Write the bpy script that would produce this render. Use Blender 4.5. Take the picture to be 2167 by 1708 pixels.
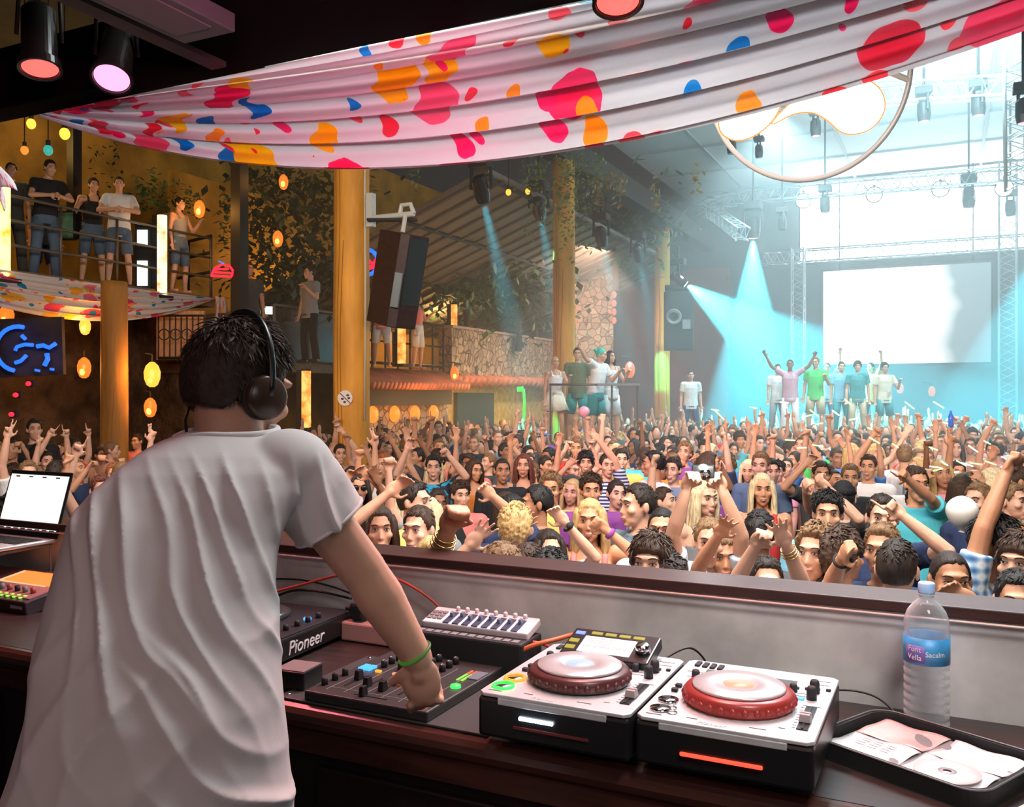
import bpy, math, random
import numpy as np
from mathutils import Vector, Matrix, noise as mnoise
for o in list(bpy.data.objects): bpy.data.objects.remove(o)
SC = bpy.context.scene
COL = SC.collection
V = Vector
# ------------------------------------------------------------------ camera, world, lights, exposure
F, CX, HY, CZ, YAW = 1900.0, 1083.5, 840.0, 2.30, math.radians(26)
cam = bpy.data.cameras.new('camera'); camo = bpy.data.objects.new('camera', cam); COL.objects.link(camo)
cam.sensor_fit = 'HORIZONTAL'; cam.sensor_width = 36; cam.lens = F / 2167 * 36
cam.shift_y = -(854 - HY) / 2167; cam.clip_start = .05; cam.clip_end = 200
camo.location = (0, 0, CZ); camo.rotation_euler = (math.pi / 2, 0, YAW)
SC.camera = camo
SC.view_settings.view_transform = 'Standard'; SC.view_settings.look = 'None'
SC.view_settings.exposure = 0.0; SC.view_settings.gamma = 1.0
w = bpy.data.worlds.new('world'); SC.world = w; w.use_nodes = True
w.node_tree.nodes['Background'].inputs[0].default_value = (.55, .62, .75, 1)
w.node_tree.nodes['Background'].inputs[1].default_value = .035
SC.cycles.max_bounces = 5; SC.cycles.diffuse_bounces = 2; SC.cycles.glossy_bounces = 2
SC.cycles.transmission_bounces = 5; SC.cycles.transparent_max_bounces = 6; SC.cycles.volume_bounces = 0
SC.cycles.use_adaptive_sampling = True; SC.cycles.adaptive_threshold = .03
SC.cycles.use_denoising = True; SC.cycles.sample_clamp_indirect = 4; SC.cycles.caustics_reflective = False
SC.cycles.caustics_refractive = False
FW = V((-math.sin(YAW), math.cos(YAW), 0)); RT = V((math.cos(YAW), math.sin(YAW), 0)); UP = V((0, 0, 1))
CAM = V((0, 0, CZ))
def ray(px, py): return FW + RT * ((px - CX) / F) + UP * ((HY - py) / F)
def at(px, py, Y): return CAM + ray(px, py) * Y
def on_t(px, py, t): r = ray(px, py); return CAM + r * (t / r.y)
def on_s(px, py, s): r = ray(px, py); return CAM + r * (s / r.x)
def on_z(px, py, z): r = ray(px, py); return CAM + r * ((z - CZ) / r.z)
def aim(o, tgt): o.rotation_euler = (V(tgt) - o.location).to_track_quat('-Z', 'Y').to_euler()
def light(kind, name, loc, tgt, energy, col, size=.5, spot=None, blend=.3, parent=None, size_y=None):
    l = bpy.data.lights.new(name, kind); l.energy = energy; l.color = col
    if kind == 'AREA':
        l.size = size
        if size_y: l.shape = 'RECTANGLE'; l.size_y = size_y
    else: l.shadow_soft_size = size
    if spot: l.spot_size = math.radians(spot); l.spot_blend = blend
    o = bpy.data.objects.new(name, l); COL.objects.link(o); o.location = loc; aim(o, tgt)
    return o
# unseen washes on the crowd from above the booth front, cool hall light, warm booth light
light('AREA', 'crowd_wash', (-1.0, 2.9, 4.6), (-2.5, 9, 1.2), 330, (1, .84, .72), 4.5, size_y=.8)
light('SPOT', 'far_wash', (-2.5, 3.0, 7.0), (-3.2, 13.5, 1.5), 5200, (1, .78, .68), .6, 46, .9)  # added pair of spots, lifts the farther crowd
light('SPOT', 'far_wash', (3.5, 3.0, 7.0), (1.0, 13.0, 1.5), 3800, (1, .82, .74), .6, 44, .9)
light('AREA', 'crowd_wash', (-6.0, 4.0, 4.4), (-7.5, 10, 1.2), 120, (1, .80, .62), 3.0, size_y=.8)
for hx, hy in ((0, 14.5), (3.5, 19), (-3.5, 20.5)): light('SPOT', 'hall_wash', (hx, hy, 8.6), (hx, hy + 1, 0), 3000, (.60, .93, 1), .15, 120, .5)
light('AREA', 'tent_fill', (1, 16, 6.6), (1, 17, 9), 1000, (.66, .92, 1), 8, size_y=10)  # added unseen area light, whitens the tent ceiling
light('AREA', 'booth_wash', (-.6, -.9, 3.3), (-.9, 1.4, 1.7), 7, (1, .56, .50), 1.2)  # added fill from the camera side for the T-shirt back
light('AREA', 'booth_side', (1.5, -.5, 3.1), (.0, 2.2, 1.75), 9, (1, .90, .86), .8)  # added fill for the slab wall and decks
light('AREA', 'deck_fill', (.35, .95, 3.42), (-.35, 2.23, 1.68), 5.5, (1, .93, .88), .5).data.spread = math.radians(64)  # added unseen area light that brightens the slab wall
light('SPOT', 'cloth_light', (-1.0, .9, 3.2), (-2.3, 2.66, 3.25), 120, (1, .16, .32), .1, 75, .8)  # added pink light for the drape folds, no fixture built
light('AREA', 'canopy_fill', (-.75, 2.0, 3.45), (-.8, 1.6, 1.6), 18, (1, .96, .94), .5)  # added unseen light, whitens the shoulders and lifts decks and wall
light('AREA', 'booth_rim', (-.3, 4.4, 5.4), (-.9, 1.6, 2.0), 300, (.88, .96, 1), 2.0)
light('SPOT', 'purple_wash', (-3.0, 2.8, 4.7), (-2.6, 8.6, 1.4), 500, (.55, .2, 1), .1, 26, .6)
light('SPOT', 'pink_wash', (3.6, 13.5, 7.6), (1.6, 11.6, 1.6), 900, (1, .15, .8), .1, 26, .6)
# ------------------------------------------------------------------ helpers
def rotz(a): return Matrix.Rotation(a, 3, 'Z')
def rotx(a): return Matrix.Rotation(a, 3, 'X')
def roty(a): return Matrix.Rotation(a, 3, 'Y')
def basis(d):                      # matrix whose z axis is d
    return V(d).to_track_quat('Z', 'Y').to_matrix()
class MB:
    def __init__(s): s.v = []; s.f = []; s.m = []; s.uv = None
    def add(s, vs, fs, mi=0):
        b = len(s.v); s.v.extend([tuple(x) for x in vs])
        for q in fs: s.f.append(tuple(i + b for i in q)); s.m.append(mi)
        return s
    def box(s, c, sz, mi=0, R=None, top=1.0):
        c = V(c); h = V(sz) * .5; vs = []
        for z in (-1, 1):
            for x, y in ((-1, -1), (1, -1), (1, 1), (-1, 1)):
                k = top if z > 0 else 1
                p = V((x * h.x * k, y * h.y * k, z * h.z))
                vs.append(c + (R @ p if R else p))
        return s.add(vs, [(3, 2, 1, 0), (4, 5, 6, 7), (0, 1, 5, 4), (1, 2, 6, 5), (2, 3, 7, 6), (3, 0, 4, 7)], mi)
    def loft(s, rings, mi=0, caps=True, closed=False):
        n = len(rings[0]); vs = [p for r in rings for p in r]; fs = []
        m = len(rings)
        for i in range(m if closed else m - 1):
            j = (i + 1) % m
            for k in range(n):
                a, b = i * n + k, i * n + (k + 1) % n
                c, d = j * n + (k + 1) % n, j * n + k
                fs.append((a, b, c, d))
        if caps and not closed:
            fs.append(tuple(range(n - 1, -1, -1))); fs.append(tuple((m - 1) * n + k for k in range(n)))
        return s.add(vs, fs, mi)
    def cap(s, p0, p1, r0, r1=None, n=8, mi=0, e=2, flat=None):
        p0, p1 = V(p0), V(p1); r1 = r0 if r1 is None else r1
        d = p1 - p0
        if d.length < 1e-6: d = V((0, 0, 1e-4))
        M = basis(d); dn = d.normalized(); rings = []
        def ring(c, r): return [c + M @ V((math.cos(2 * math.pi * k / n) * r, math.sin(2 * math.pi * k / n) * r, 0)) for k in range(n)]
        for i in range(e): a = math.pi / 2 * (1 - (i + .35) / e); rings.append(ring(p0 - dn * r0 * math.sin(a), r0 * math.cos(a)))
        rings.append(ring(p0, r0)); rings.append(ring(p1, r1))
        for i in range(e): a = math.pi / 2 * ((i + .65) / e); rings.append(ring(p1 + dn * r1 * math.sin(a), r1 * math.cos(a)))
        return s.loft(rings, mi)
    def tube(s, pts, r, n=8, mi=0, closed=False, caps=True):
        pts = [V(p) for p in pts]; m = len(pts); rings = []; prev = None
        for i in range(m):
            if closed: d = pts[(i + 1) % m] - pts[i - 1]
            else: d = pts[min(i + 1, m - 1)] - pts[max(i - 1, 0)]
            d.normalize()
            if prev is None:
                a = V((0, 0, 1)) if abs(d.z) < .9 else V((1, 0, 0))
                x = d.cross(a).normalized()
            else: x = (prev - d * prev.dot(d)).normalized()
            prev = x; y = d.cross(x); rr = r[i] if isinstance(r, (list, tuple)) else r
            rings.append([pts[i] + (x * math.cos(2 * math.pi * k / n) + y * math.sin(2 * math.pi * k / n)) * rr for k in range(n)])
        return s.loft(rings, mi, caps, closed)
    def cyl(s, p0, p1, r0, r1=None, n=20, mi=0): 
        return s.tube([p0, p1], [r0, r0 if r1 is None else r1], n, mi)
    def lathe(s, prof, c=(0, 0, 0), M=None, n=28, mi=0, caps=True):
        c = V(c); rings = []
        for r, z in prof:
            r = max(r, 1e-4)
            ps = [V((math.cos(2 * math.pi * k / n) * r, math.sin(2 * math.pi * k / n) * r, z)) for k in range(n)]
            rings.append([c + (M @ p if M else p) for p in ps])
        return s.loft(rings, mi, caps)
    def ell(s, c, r, R=None, nu=12, nv=8, mi=0):
        c = V(c); r = (r, r, r) if not hasattr(r, '__len__') else r; rings = []
        for i in range(nv + 1):
            th = math.pi * (i + .0) / nv; th = min(max(th, .12), math.pi - .12)
            ring = []
            for k in range(nu):
                a = 2 * math.pi * k / nu
                p = V((r[0] * math.sin(th) * math.cos(a), r[1] * math.sin(th) * math.sin(a), -r[2] * math.cos(th)))
                ring.append(c + (R @ p if R else p))
            rings.append(ring)
        return s.loft(rings, mi)
    def prism(s, poly, h, mi=0, M=None, c=(0, 0, 0)):
        c = V(c); f = lambda p: c + (M @ V(p) if M else V(p))
        return s.loft([[f((x, y, 0)) for x, y in poly], [f((x, y, h)) for x, y in poly]], mi)
    def torus(s, c, R, r, M=None, n=40, m=10, mi=0, a0=0, a1=None):
        c = V(c); full = a1 is None; a1 = a0 + 2 * math.pi if full else a1; k = n if full else n + 1
        pts = [V((math.cos(a0 + (a1 - a0) * i / n) * R, math.sin(a0 + (a1 - a0) * i / n) * R, 0)) for i in range(k)]
        return s.tube([c + (M @ p if M else p) for p in pts], r, m, mi, closed=full)
    def grid(s, fn, nu, nv, mi=0, thick=0):     # fn(u,v)->point ; stores uv
        base = len(s.v)
        P = [[fn(i / nu, j / nv) for i in range(nu + 1)] for j in range(nv + 1)]
        vs = [p for r in P for p in r]
        fs = [(j * (nu + 1) + i, j * (nu + 1) + i + 1, (j + 1) * (nu + 1) + i + 1, (j + 1) * (nu + 1) + i) for j in range(nv) for i in range(nu)]
        s.add(vs, fs, mi)
        if s.uv is None: s.uv = {}
        for j in range(nv + 1):
            for i in range(nu + 1): s.uv[base + j * (nu + 1) + i] = (i / nu, j / nv)
        return s
    def mesh(s, name, smooth=True):
        me = bpy.data.meshes.new(name); me.from_pydata(s.v, [], s.f)
        me.polygons.foreach_set('material_index', s.m)
        if smooth: me.polygons.foreach_set('use_smooth', [True] * len(s.f))
        if s.uv:
            l = me.uv_layers.new(name='UVMap')
            idx = np.zeros(len(me.loops), dtype=np.int32); me.loops.foreach_get('vertex_index', idx)
            l.data.foreach_set('uv', np.array([s.uv.get(int(i), (0, 0)) for i in idx], dtype=np.float32).ravel())
        me.update()
        return me
    def build(s, name, mats, parent=None, smooth=False, bevel=0, solid=0, sub=0):
        me = s.mesh(name, smooth)
        return link(name, me, mats, parent, bevel, solid, sub)
def link(name, me, mats, parent=None, bevel=0, solid=0, sub=0):
    o = bpy.data.objects.new(name, me); COL.objects.link(o)
    if not isinstance(mats, (list, tuple)): mats = [mats]
    if len(me.materials) == 0:
        for m in mats: me.materials.append(m)
    else:
        for i, m in enumerate(mats):
            if i < len(o.material_slots) and me.materials[i] != m: o.material_slots[i].link = 'OBJECT'; o.material_slots[i].material = m
    if parent: o.parent = parent
    if solid: m = o.modifiers.new('s', 'SOLIDIFY'); m.thickness = solid; m.offset = 0
    if bevel:
        m = o.modifiers.new('b', 'BEVEL'); m.width = bevel; m.segments = 2; m.limit_method = 'ANGLE'; m.angle_limit = .7
    if sub: m = o.modifiers.new('u', 'SUBSURF'); m.levels = sub; m.render_levels = sub
    return o
def tag(o, label=None, cat=None, group=None, kind=None):
    if label: o['label'] = label
    if cat: o['category'] = cat
    if group: o['group'] = group
    if kind: o['kind'] = kind
    return o
def thing(name, label, cat, loc=(0, 0, 0), rz=0, group=None, scale=1, rot=None):
    o = bpy.data.objects.new(name, None); COL.objects.link(o); o.empty_display_size = .1
    o.location = loc; o.rotation_euler = rot if rot else (0, 0, rz); o.scale = (scale,) * 3
    return tag(o, label, cat, group)
def struct(name, mb, m, label=None, **k): return tag(mb.build(name, m, **k), label, None, None, 'structure')
_M = {}
def mat(name, col=(.8, .8, .8), rough=.6, metal=0, emit=None, es=0, bump=0, bs=30, var=0, vs=8, spec=.5, trans=0, stretch=None, bd=.01, sample=False, coord='Object', alpha=1):
    if name in _M: return _M[name]
    m = bpy.data.materials.new(name); m.use_nodes = True; nt = m.node_tree; N = nt.nodes; L = nt.links
    b = N['Principled BSDF']; b.inputs['Base Color'].default_value = (*col, 1); b.inputs['Roughness'].default_value = rough
    b.inputs['Metallic'].default_value = metal; b.inputs['Specular IOR Level'].default_value = spec
    if trans: b.inputs['Transmission Weight'].default_value = trans
    if alpha < 1: b.inputs['Alpha'].default_value = alpha
    if emit: b.inputs['Emission Color'].default_value = (*emit, 1); b.inputs['Emission Strength'].default_value = es
    if bump or var:
        tc = N.new('ShaderNodeTexCoord'); mp = N.new('ShaderNodeMapping'); L.new(tc.outputs[coord], mp.inputs[0])
        if stretch: mp.inputs['Scale'].default_value = stretch
        if var:
            n = N.new('ShaderNodeTexNoise'); n.inputs['Scale'].default_value = vs; n.inputs['Detail'].default_value = 5; L.new(mp.outputs[0], n.inputs[0])
            r = N.new('ShaderNodeMapRange'); r.inputs[1].default_value = .3; r.inputs[2].default_value = .7; r.inputs[3].default_value = 1 - var; r.inputs[4].default_value = 1 + var
            L.new(n.outputs[0], r.inputs[0])
            x = N.new('ShaderNodeVectorMath'); x.operation = 'SCALE'; x.inputs[0].default_value = col; L.new(r.outputs[0], x.inputs['Scale']); L.new(x.outputs[0], b.inputs['Base Color'])
        if bump:
            n2 = N.new('ShaderNodeTexNoise'); n2.inputs['Scale'].default_value = bs; n2.inputs['Detail'].default_value = 4; L.new(mp.outputs[0], n2.inputs[0])
            bp = N.new('ShaderNodeBump'); bp.inputs['Strength'].default_value = bump; bp.inputs['Distance'].default_value = bd
            L.new(n2.outputs[0], bp.inputs['Height']); L.new(bp.outputs[0], b.inputs['Normal'])
    if not sample: m.cycles.emission_sampling = 'NONE'
    _M[name] = m
    return m
def glow(name, col, es, sample=False, base=(.02, .02, .02)): return mat(name, base, .4, emit=col, es=es, sample=sample)
def text_mesh(txt, size, extrude=.001, shear=0, ax='CENTER'):
    c = bpy.data.curves.new('t', 'FONT'); c.body = txt; c.size = size; c.extrude = extrude; c.shear = shear; c.align_x = ax; c.align_y = 'CENTER'; c.resolution_u = 3
    o = bpy.data.objects.new('t', c); COL.objects.link(o)
    me = bpy.data.meshes.new_from_object(o.evaluated_get(bpy.context.evaluated_depsgraph_get()))
    bpy.data.objects.remove(o); bpy.data.curves.remove(c)
    return me
def lettering(name, txt, size, m, parent, loc, rot, shear=0, extrude=.001):
    me = text_mesh(txt, size, extrude, shear); me.materials.clear(); o = link(name, me, m, parent); o.location = loc; o.rotation_euler = rot
    return o
# ------------------------------------------------------------------ booth structure
black = mat('black_paint', (.012, .011, .012), .45, bump=.15, bs=60, bd=.002)
black_gl = mat('black_plastic', (.012, .012, .013), .3)
black_mt = mat('black_matte', (.016, .016, .018), .7)
dark_wood = mat('dark_stained_wood', (.045, .016, .012), .38, var=.35, vs=5, stretch=(1, 12, 12), bump=.1, bs=8)
lip_m = mat('counter_lip', (.06, .022, .016), .25, var=.3, vs=4, stretch=(1, 10, 10))
concrete = mat('grey_slab', (.60, .58, .565), .62, var=.32, vs=5, bump=.12, bs=25, bd=.004)
silver = mat('brushed_silver', (.66, .68, .70), .35, .35, var=.08, vs=40, stretch=(1, 30, 1))
chrome = mat('chrome', (.8, .8, .82), .12, 1)
grey_pl = mat('grey_plastic', (.22, .21, .22), .5)
white_pl = mat('white_plastic', (.78, .70, .72), .4)
white_pr = mat('white_print', (.75, .75, .75), .5)
TZ = 1.587
fl = MB().box((-3, .2, .55), (10, 4.3, .1)); struct('floor_booth', fl, mat('booth_floor', (.02, .018, .018), .6, bump=.2, bs=20))
struct('wall_front', MB().box((-2.6, 2.27, .92), (7.6, .08, 1.78)), concrete, 'grey slab wall in front of the counter')
lm = MB().box((-2.6, 2.285, 1.824), (7.6, .15, .026), 0).box((-2.6, 2.205, 1.806), (7.6, .006, .006), 1)
struct('trim_1', lm, [mat('ledge_wood', (.04, .013, .010), .5, var=.3, vs=6, stretch=(1, 10, 10)), mat('ledge_highlight', (.75, .6, .55), .3, .5)], 'dark brown ledge on the slab wall', bevel=.004)  # pale strip stands in for the highlight along the ledge's lower bevel
ct = thing('dj_counter', 'long dark wooden counter with a rounded front edge carrying the decks', 'counter', (-2.3, 1.66, .6))
def L(mb, name, m, par, **k):   # world-space builder parented to an empty without rotation
    o = mb.build(name, m, par, **k); o.matrix_parent_inverse = Matrix.Translation(-par.location); return o
L(MB().box((-2.3, 1.955, TZ - .02), (6.2, .55, .04)), 'worktop', mat('worktop', (.035, .022, .02), .35, var=.3, vs=6, stretch=(1, 8, 8)), ct)
lip = MB(); lip.tube([(-5.4, 1.672, TZ - .032), (.8, 1.672, TZ - .032)], .032, 14)
lip.box((-2.3, 1.675, TZ - .07), (6.2, .05, .07))
L(lip, 'edge_lip', lip_m, ct, smooth=False)
fp = MB().box((-2.3, 1.72, 1.05), (6.2, .05, .9))
L(fp, 'front_panel', mat('counter_panel', (.02, .012, .011), .5, var=.3, vs=5, stretch=(1, 8, 2)), ct)
for i in range(6):
    x = -4.9 + i * 1.0
    d = MB().box((x, 1.69, 1.08), (.86, .02, .72)).box((x, 1.678, 1.08), (.70, .012, .56))
    L(d, 'door', mat('counter_door', (.022, .013, .011), .45, var=.3, vs=5), ct, bevel=.006)
# ------------------------------------------------------------------ players
amber = glow('amber_led', (1, .36, .02), 1.5); green_l = glow('green_led', (.05, 1, .12), 1.5); blue_l = glow('blue_led', (.05, .38, 1), 1.8)
red_l = glow('red_led', (1, .08, .04), 5); white_l = glow('white_led', (.8, .92, 1), 7)
yel_l = glow('yellow_led', (.55, .47, .03), .9)
def knob(mb, c, r, h, mi=0): mb.lathe([(r, 0), (r * .95, h * .8), (r * .7, h), (0, h)], c, n=14, mi=mi)
def player(name, label, loc, rz, kind):
    t = thing(name, label, 'dj deck', loc, rz)
    W, D, H = .322, .40, .082
    b = MB().box((0, .20, .012 + H / 2), (W, D, H)); b.box((0, .03, .006 + .02), (.2, .03, .02))
    b.build('body', black_gl, t, bevel=.008)
    fp = MB(); 
    fp.prism([(-W/2, .012), (-W/2 + .012, 0), (W/2 - .012, 0), (W/2, .012), (W/2, D - .012), (W/2 - .012, D), (-W/2 + .012, D), (-W/2, D - .012)], .008, 0, c=(0, 0, H + .012))
    fp.box((.0, .003, H + .006), (W * .72, .008, .014))
    fp.build('faceplate', silver, t, bevel=.002)
    zt = H + .02; jc = V((.0, .155, zt))
    jr = MB(); prof = [(.098, 0), (.106, .006), (.106, .024), (.100, .030), (.086, .032)]
    jr.lathe(prof, jc, n=72)
    for k in range(30):
        a = 2 * math.pi * k / 30
        jr.ell(jc + V((math.cos(a) * .104, math.sin(a) * .104, .014)), (.0075, .0075, .008), nu=8, nv=5)
    rim = mat('jog_rim_redlit', (.26, .03, .028), .3, emit=(1, .06, .03), es=.07) if kind == 'plain' else mat('jog_rim', (.10, .03, .03), .3)  # red lamplight on the plain deck's rim put into colour and emission
    j = jr.build('jog_rim', rim, t, smooth=True)
    pl = MB().lathe([(.086, .030), (.090, .033), (.088, .037), (.04, .040), (.036, .036), (0, .036)], jc, n=64)
    pl.build('jog_wheel', mat('jog_metal', (.72, .72, .75), .25, .45), t, smooth=True)
    pr = MB(); z_ = zt + .0004
    for x, y, a_, b_ in ((-W/2 + .034, .205, .034, .001), (W/2 - .028, .192, .034, .001), (-.11, .275, .05, .0012), (.1, .262, .05, .0012), (.128, .335, .04, .001), (.128, .36, .04, .001), (-W/2 + .03, .02, .03, .002), (.06, .028, .03, .002), (-.06, .028, .02, .002), (W/2 - .062, .05, .012, .0016), (W/2 - .06, .245, .03, .0012), (-.118, .31, .05, .0014)): pr.box((x, y, z_), (a_, b_, .0008))
    for k in range(9): pr.box((W/2 - .044, .062 + k * .0145, z_), (.006, .001, .0008))
    pr.build('print_marks', mat('print_dark', (.10, .10, .11), .5), t)
    cd = MB().lathe([(.030, .0365), (.030, .0375), (0, .0375)], jc, n=40)
    cd.build('jog_display', glow('jog_disp', (.75, .85, 1), .9) if kind != 'plain' else glow('jog_disp_w', (1, .55, .35), 1.0), t, smooth=True)
    # play and cue buttons front left
    for k, (y, m) in enumerate(((.05, green_l), (.105, amber))):
        c = V((-W/2 + .034, y, zt)); g = MB(); g.lathe([(.020, 0), (.020, .004), (0, .004)], c, n=28)
        g.build('button', chrome, t, smooth=True)
        if kind == 'screen': MB().torus(c + V((0, 0, .003)), .021, .0032, n=28, m=8).build('button_ring', m, t, smooth=True)
    g = MB()
    for k in range(4): g.box((-W/2 + .03 + (k % 2) * .022, .165 + (k // 2) * .03, zt + .003), (.012, .012, .008))
    for k in range(4): g.box((-W/2 + .028 + k * .017, D - .035 - k * .002, zt + .002), (.011, .03, .005))
    for k in range(5): g.box((.07 + k * .02, .285 + .004 * k, zt + .002), (.009, .008, .005))
    g.build('small_keys', black_mt, t, bevel=.001)
    for kp, kr, kh in (((-W/2 + .05, .255, zt), .009, .022), ((W/2 - .075, .27, zt), .008, .016), ((W/2 - .035, .235, zt), .010, .026), ((W/2 - .035, .280, zt), .010, .026)):
        k1 = MB(); knob(k1, kp, kr, kh); k1.build('knob', black_mt, t, smooth=True)
    fd = MB().box((W/2 - .028, .12, zt + .001), (.02, .13, .003)).box((W/2 - .028, .12, zt + .002), (.004, .125, .004))
    fd.build('tempo_slot', black_gl, t)
    MB().box((W/2 - .028, .10, zt + .010), (.022, .026, .014), top=.8).box((W/2 - .028, .10, zt + .0175), (.022, .003, .002)).build('tempo_fader', mat('fader_grey', (.35, .30, .30), .4), t, bevel=.001)
    MB().box((W/2 - .06, .225, zt + .002), (.026, .012, .004)).build('blue_key', blue_l if kind == 'plain' else white_l, t, bevel=.002)
    for k in range(2): MB().lathe([(.011, 0), (.010, .005), (0, .006)], (-.075 + k * .045, .275 - (.0 if kind == 'plain' else .004), zt), n=16).build('amber_key', amber, t, smooth=True)
    if kind == 'screen':
        R = rotx(math.radians(16)); c = V((.005, .335, zt + .018))
        MB().box(c, (.21, .115, .03), R=R).build('screen_housing', black_gl, t, bevel=.004)
        MB().box(c + R @ V((-.005, -.008, .0155)), (.125, .066, .001), R=R).build('screen', glow('deck_screen', (1, .97, .95), 1.6), t)
        for k in range(4): MB().box(c + R @ V((-.045 + k * .034, .04, .0158)), (.026, .010, .002), R=R).build('screen_key', yel_l, t)
        for k in range(2): MB().box(c + R @ V((-.088, .0 - k * .028, .0158)), (.022, .014, .002), R=R).build('screen_key', yel_l, t)
        wv = MB(); rw = random.Random(3)
        for k in range(26): wv.box(c + R @ V((-.063 + k * .0046, -.016, .0163)), (.003, .003 + .012 * rw.random(), .0006), R=R)
        for k in range(3): wv.box(c + R @ V((-.025, .016 - k * .009, .0163)), (.07 - .012 * k, .002, .0006), R=R)
        wv.build('screen_marks', mat('screen_marks', (.45, .42, .42), .5), t)
        MB().box(c + R @ V((-.085, .035, .0158)), (.022, .012, .002), R=R).build('usb_light', glow('usb_blue', (.15, .25, 1), 2), t)
        kk = MB(); kk.lathe([(.017, 0), (.016, .016), (.012, .019), (0, .019)], c + R @ V((.082, -.012, .015)), M=R, n=24); kk.build('browse_knob', chrome, t, smooth=True)
        sl = MB().box((-.03, -.003, .062), (.075, .006, .008))
        sl.build('disc_slot_light', glow('slot_white', (.75, .9, 1), 9), t, bevel=.003)
        MB().box((.0, -.001, .042), (.16, .004, .005)).build('disc_slot', mat('slot_red', (.15, .03, .03), .4), t)
    else:
        MB().box((.0, -.003, .045), (.15, .006, .008)).build('disc_slot_light', glow('slot_red_l', (1, .06, .03), 2.2), t, bevel=.003)
        MB().box((-.01, .30, zt + .001), (.19, .07, .002)).build('display', mat('deck_lcd', (.13, .17, .18), .15), t)
        e = MB()
        for k in range(3): e.torus((-W/2 + .06 - k * .008, .04 + k * .025, zt + .001), .009, .0012, n=18, m=6)
        e.build('key_rings', chrome, t, smooth=True)
    for x in (-.12, .12):
        for y in (.07, .35):
            MB().lathe([(.018, 0), (.018, .014), (.012, .016)], (x, y, -.003), n=18).build('foot', mat('deck_foot', (.08, .02, .02), .5), t, smooth=True)
    lettering('logo', 'Pioneer', .017, white_pr, t, (-.02, .012, zt + .0006), (0, 0, 0), shear=.2, extrude=.0004)
    return t
player('media_player', 'silver deck with a lit white screen, beside the mixer', (-.703, 1.612, TZ + .012), 0, 'screen')
player('media_player', 'silver deck with a red-lit jog wheel, beside the disc wallet', (-.372, 1.622, TZ + .012), 0, 'plain')
# ------------------------------------------------------------------ mixer on its mounting plate
mp = thing('mounting_plate', 'flat dark grey plate let into the counter under the mixer', 'plate', (-1.15, 1.85, TZ))
MB().box((.0, 0, .003), (.56, .37, .006)).build('plate', mat('plate_grey', (.07, .07, .068), .45, .3), mp, bevel=.002)
for x, y in ((.262, -.165), (.262, .165), (-.262, -.165), (-.262, .165)):
    MB().lathe([(.006, .006), (.005, .009), (0, .0095)], (x, y, 0), n=12).build('screw', chrome, mp, smooth=True)
mx = thing('dj_mixer', 'black four-channel mixer with lit buttons and faders under the right hand', 'mixer', (-1.185, 1.85, TZ + .006))
MB().box((0, 0, .012), (.335, .365, .024)).build('body', mat('mixer_top', (.045, .043, .042), .42, .2), mx, bevel=.004)
ln = MB()
for k in range(6): ln.box((-.125 + k * .05, -.02, .0244), (.0012, .27, .0006))
ln.box((0, -.135, .0244), (.3, .0012, .0006))
ln.build('print_lines', mat('print_grey', (.28, .26, .26), .5), mx)
for ch in range(4):
    x = -.10 + ch * .05
    for r in range(4):
        k = MB(); knob(k, (x, .15 - r * .034, .024), .0085, .018); k.box((x, .15 - r * .034 - .004, .0425), (.0014, .008, .001), 1)
        k.build('knob', [black_mt, white_pr], mx, smooth=True)
    f = MB().box((x, -.075, .0245), (.004, .085, .001)); f.build('fader_slot', black_gl, mx)
    yy = (-.06, -.095, -.105, -.05)[ch]
    MB().box((x, yy, .036), (.016, .024, .022), top=.75).build('fader', black_gl, mx, bevel=.002)
    MB().box((x + .012, .005, .027), (.016, .010, .006)).build('cue_key', amber if ch < 1 else glow('dim_amber', (1, .5, .3), .8), mx, bevel=.002)
MB().box((0, -.155, .0245), (.09, .004, .001)).build('fader_slot', black_gl, mx)
MB().box((-.02, -.155, .036), (.014, .022, .022), top=.75).build('crossfader', black_gl, mx, bevel=.002)
for i in range(2):
    for j in range(2): MB().box((-.140 + i * .019 - .0, .03 + j * .019 - .02, .027), (.016, .016, .006)).build('blue_pad', blue_l, mx, bevel=.001)
vu = MB()
for k in range(2):
    vu.box((.118 + k * .013, .06, .0255), (.005, .05, .002), 0); vu.box((.118 + k * .013, .10, .0255), (.005, .03, .002), 1)
vu.build('level_meter', [glow('vu_green', (.35, 1, .08), 1.1), glow('vu_red', (1, .15, .05), 1.3)], mx)
MB().box((.146, .085, .0255), (.034, .06, .002)).build('display', mat('mixer_lcd', (.18, .2, .24), .15), mx)
MB().lathe([(.013, 0), (.012, .006), (0, .007)], (.140, -.01, .024), n=20).build('green_button', green_l, mx, smooth=True)
MB().lathe([(.014, 0), (.013, .006), (0, .007)], (.138, -.158, .024), n=20).build('orange_button', glow('orange_btn', (1, .22, .01), 1.5), mx, smooth=True)
for k in range(3):
    q = MB(); knob(q, (-.148, -.05 - k * .04, .024), .008, .018); q.build('knob', black_mt, mx, smooth=True)
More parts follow.
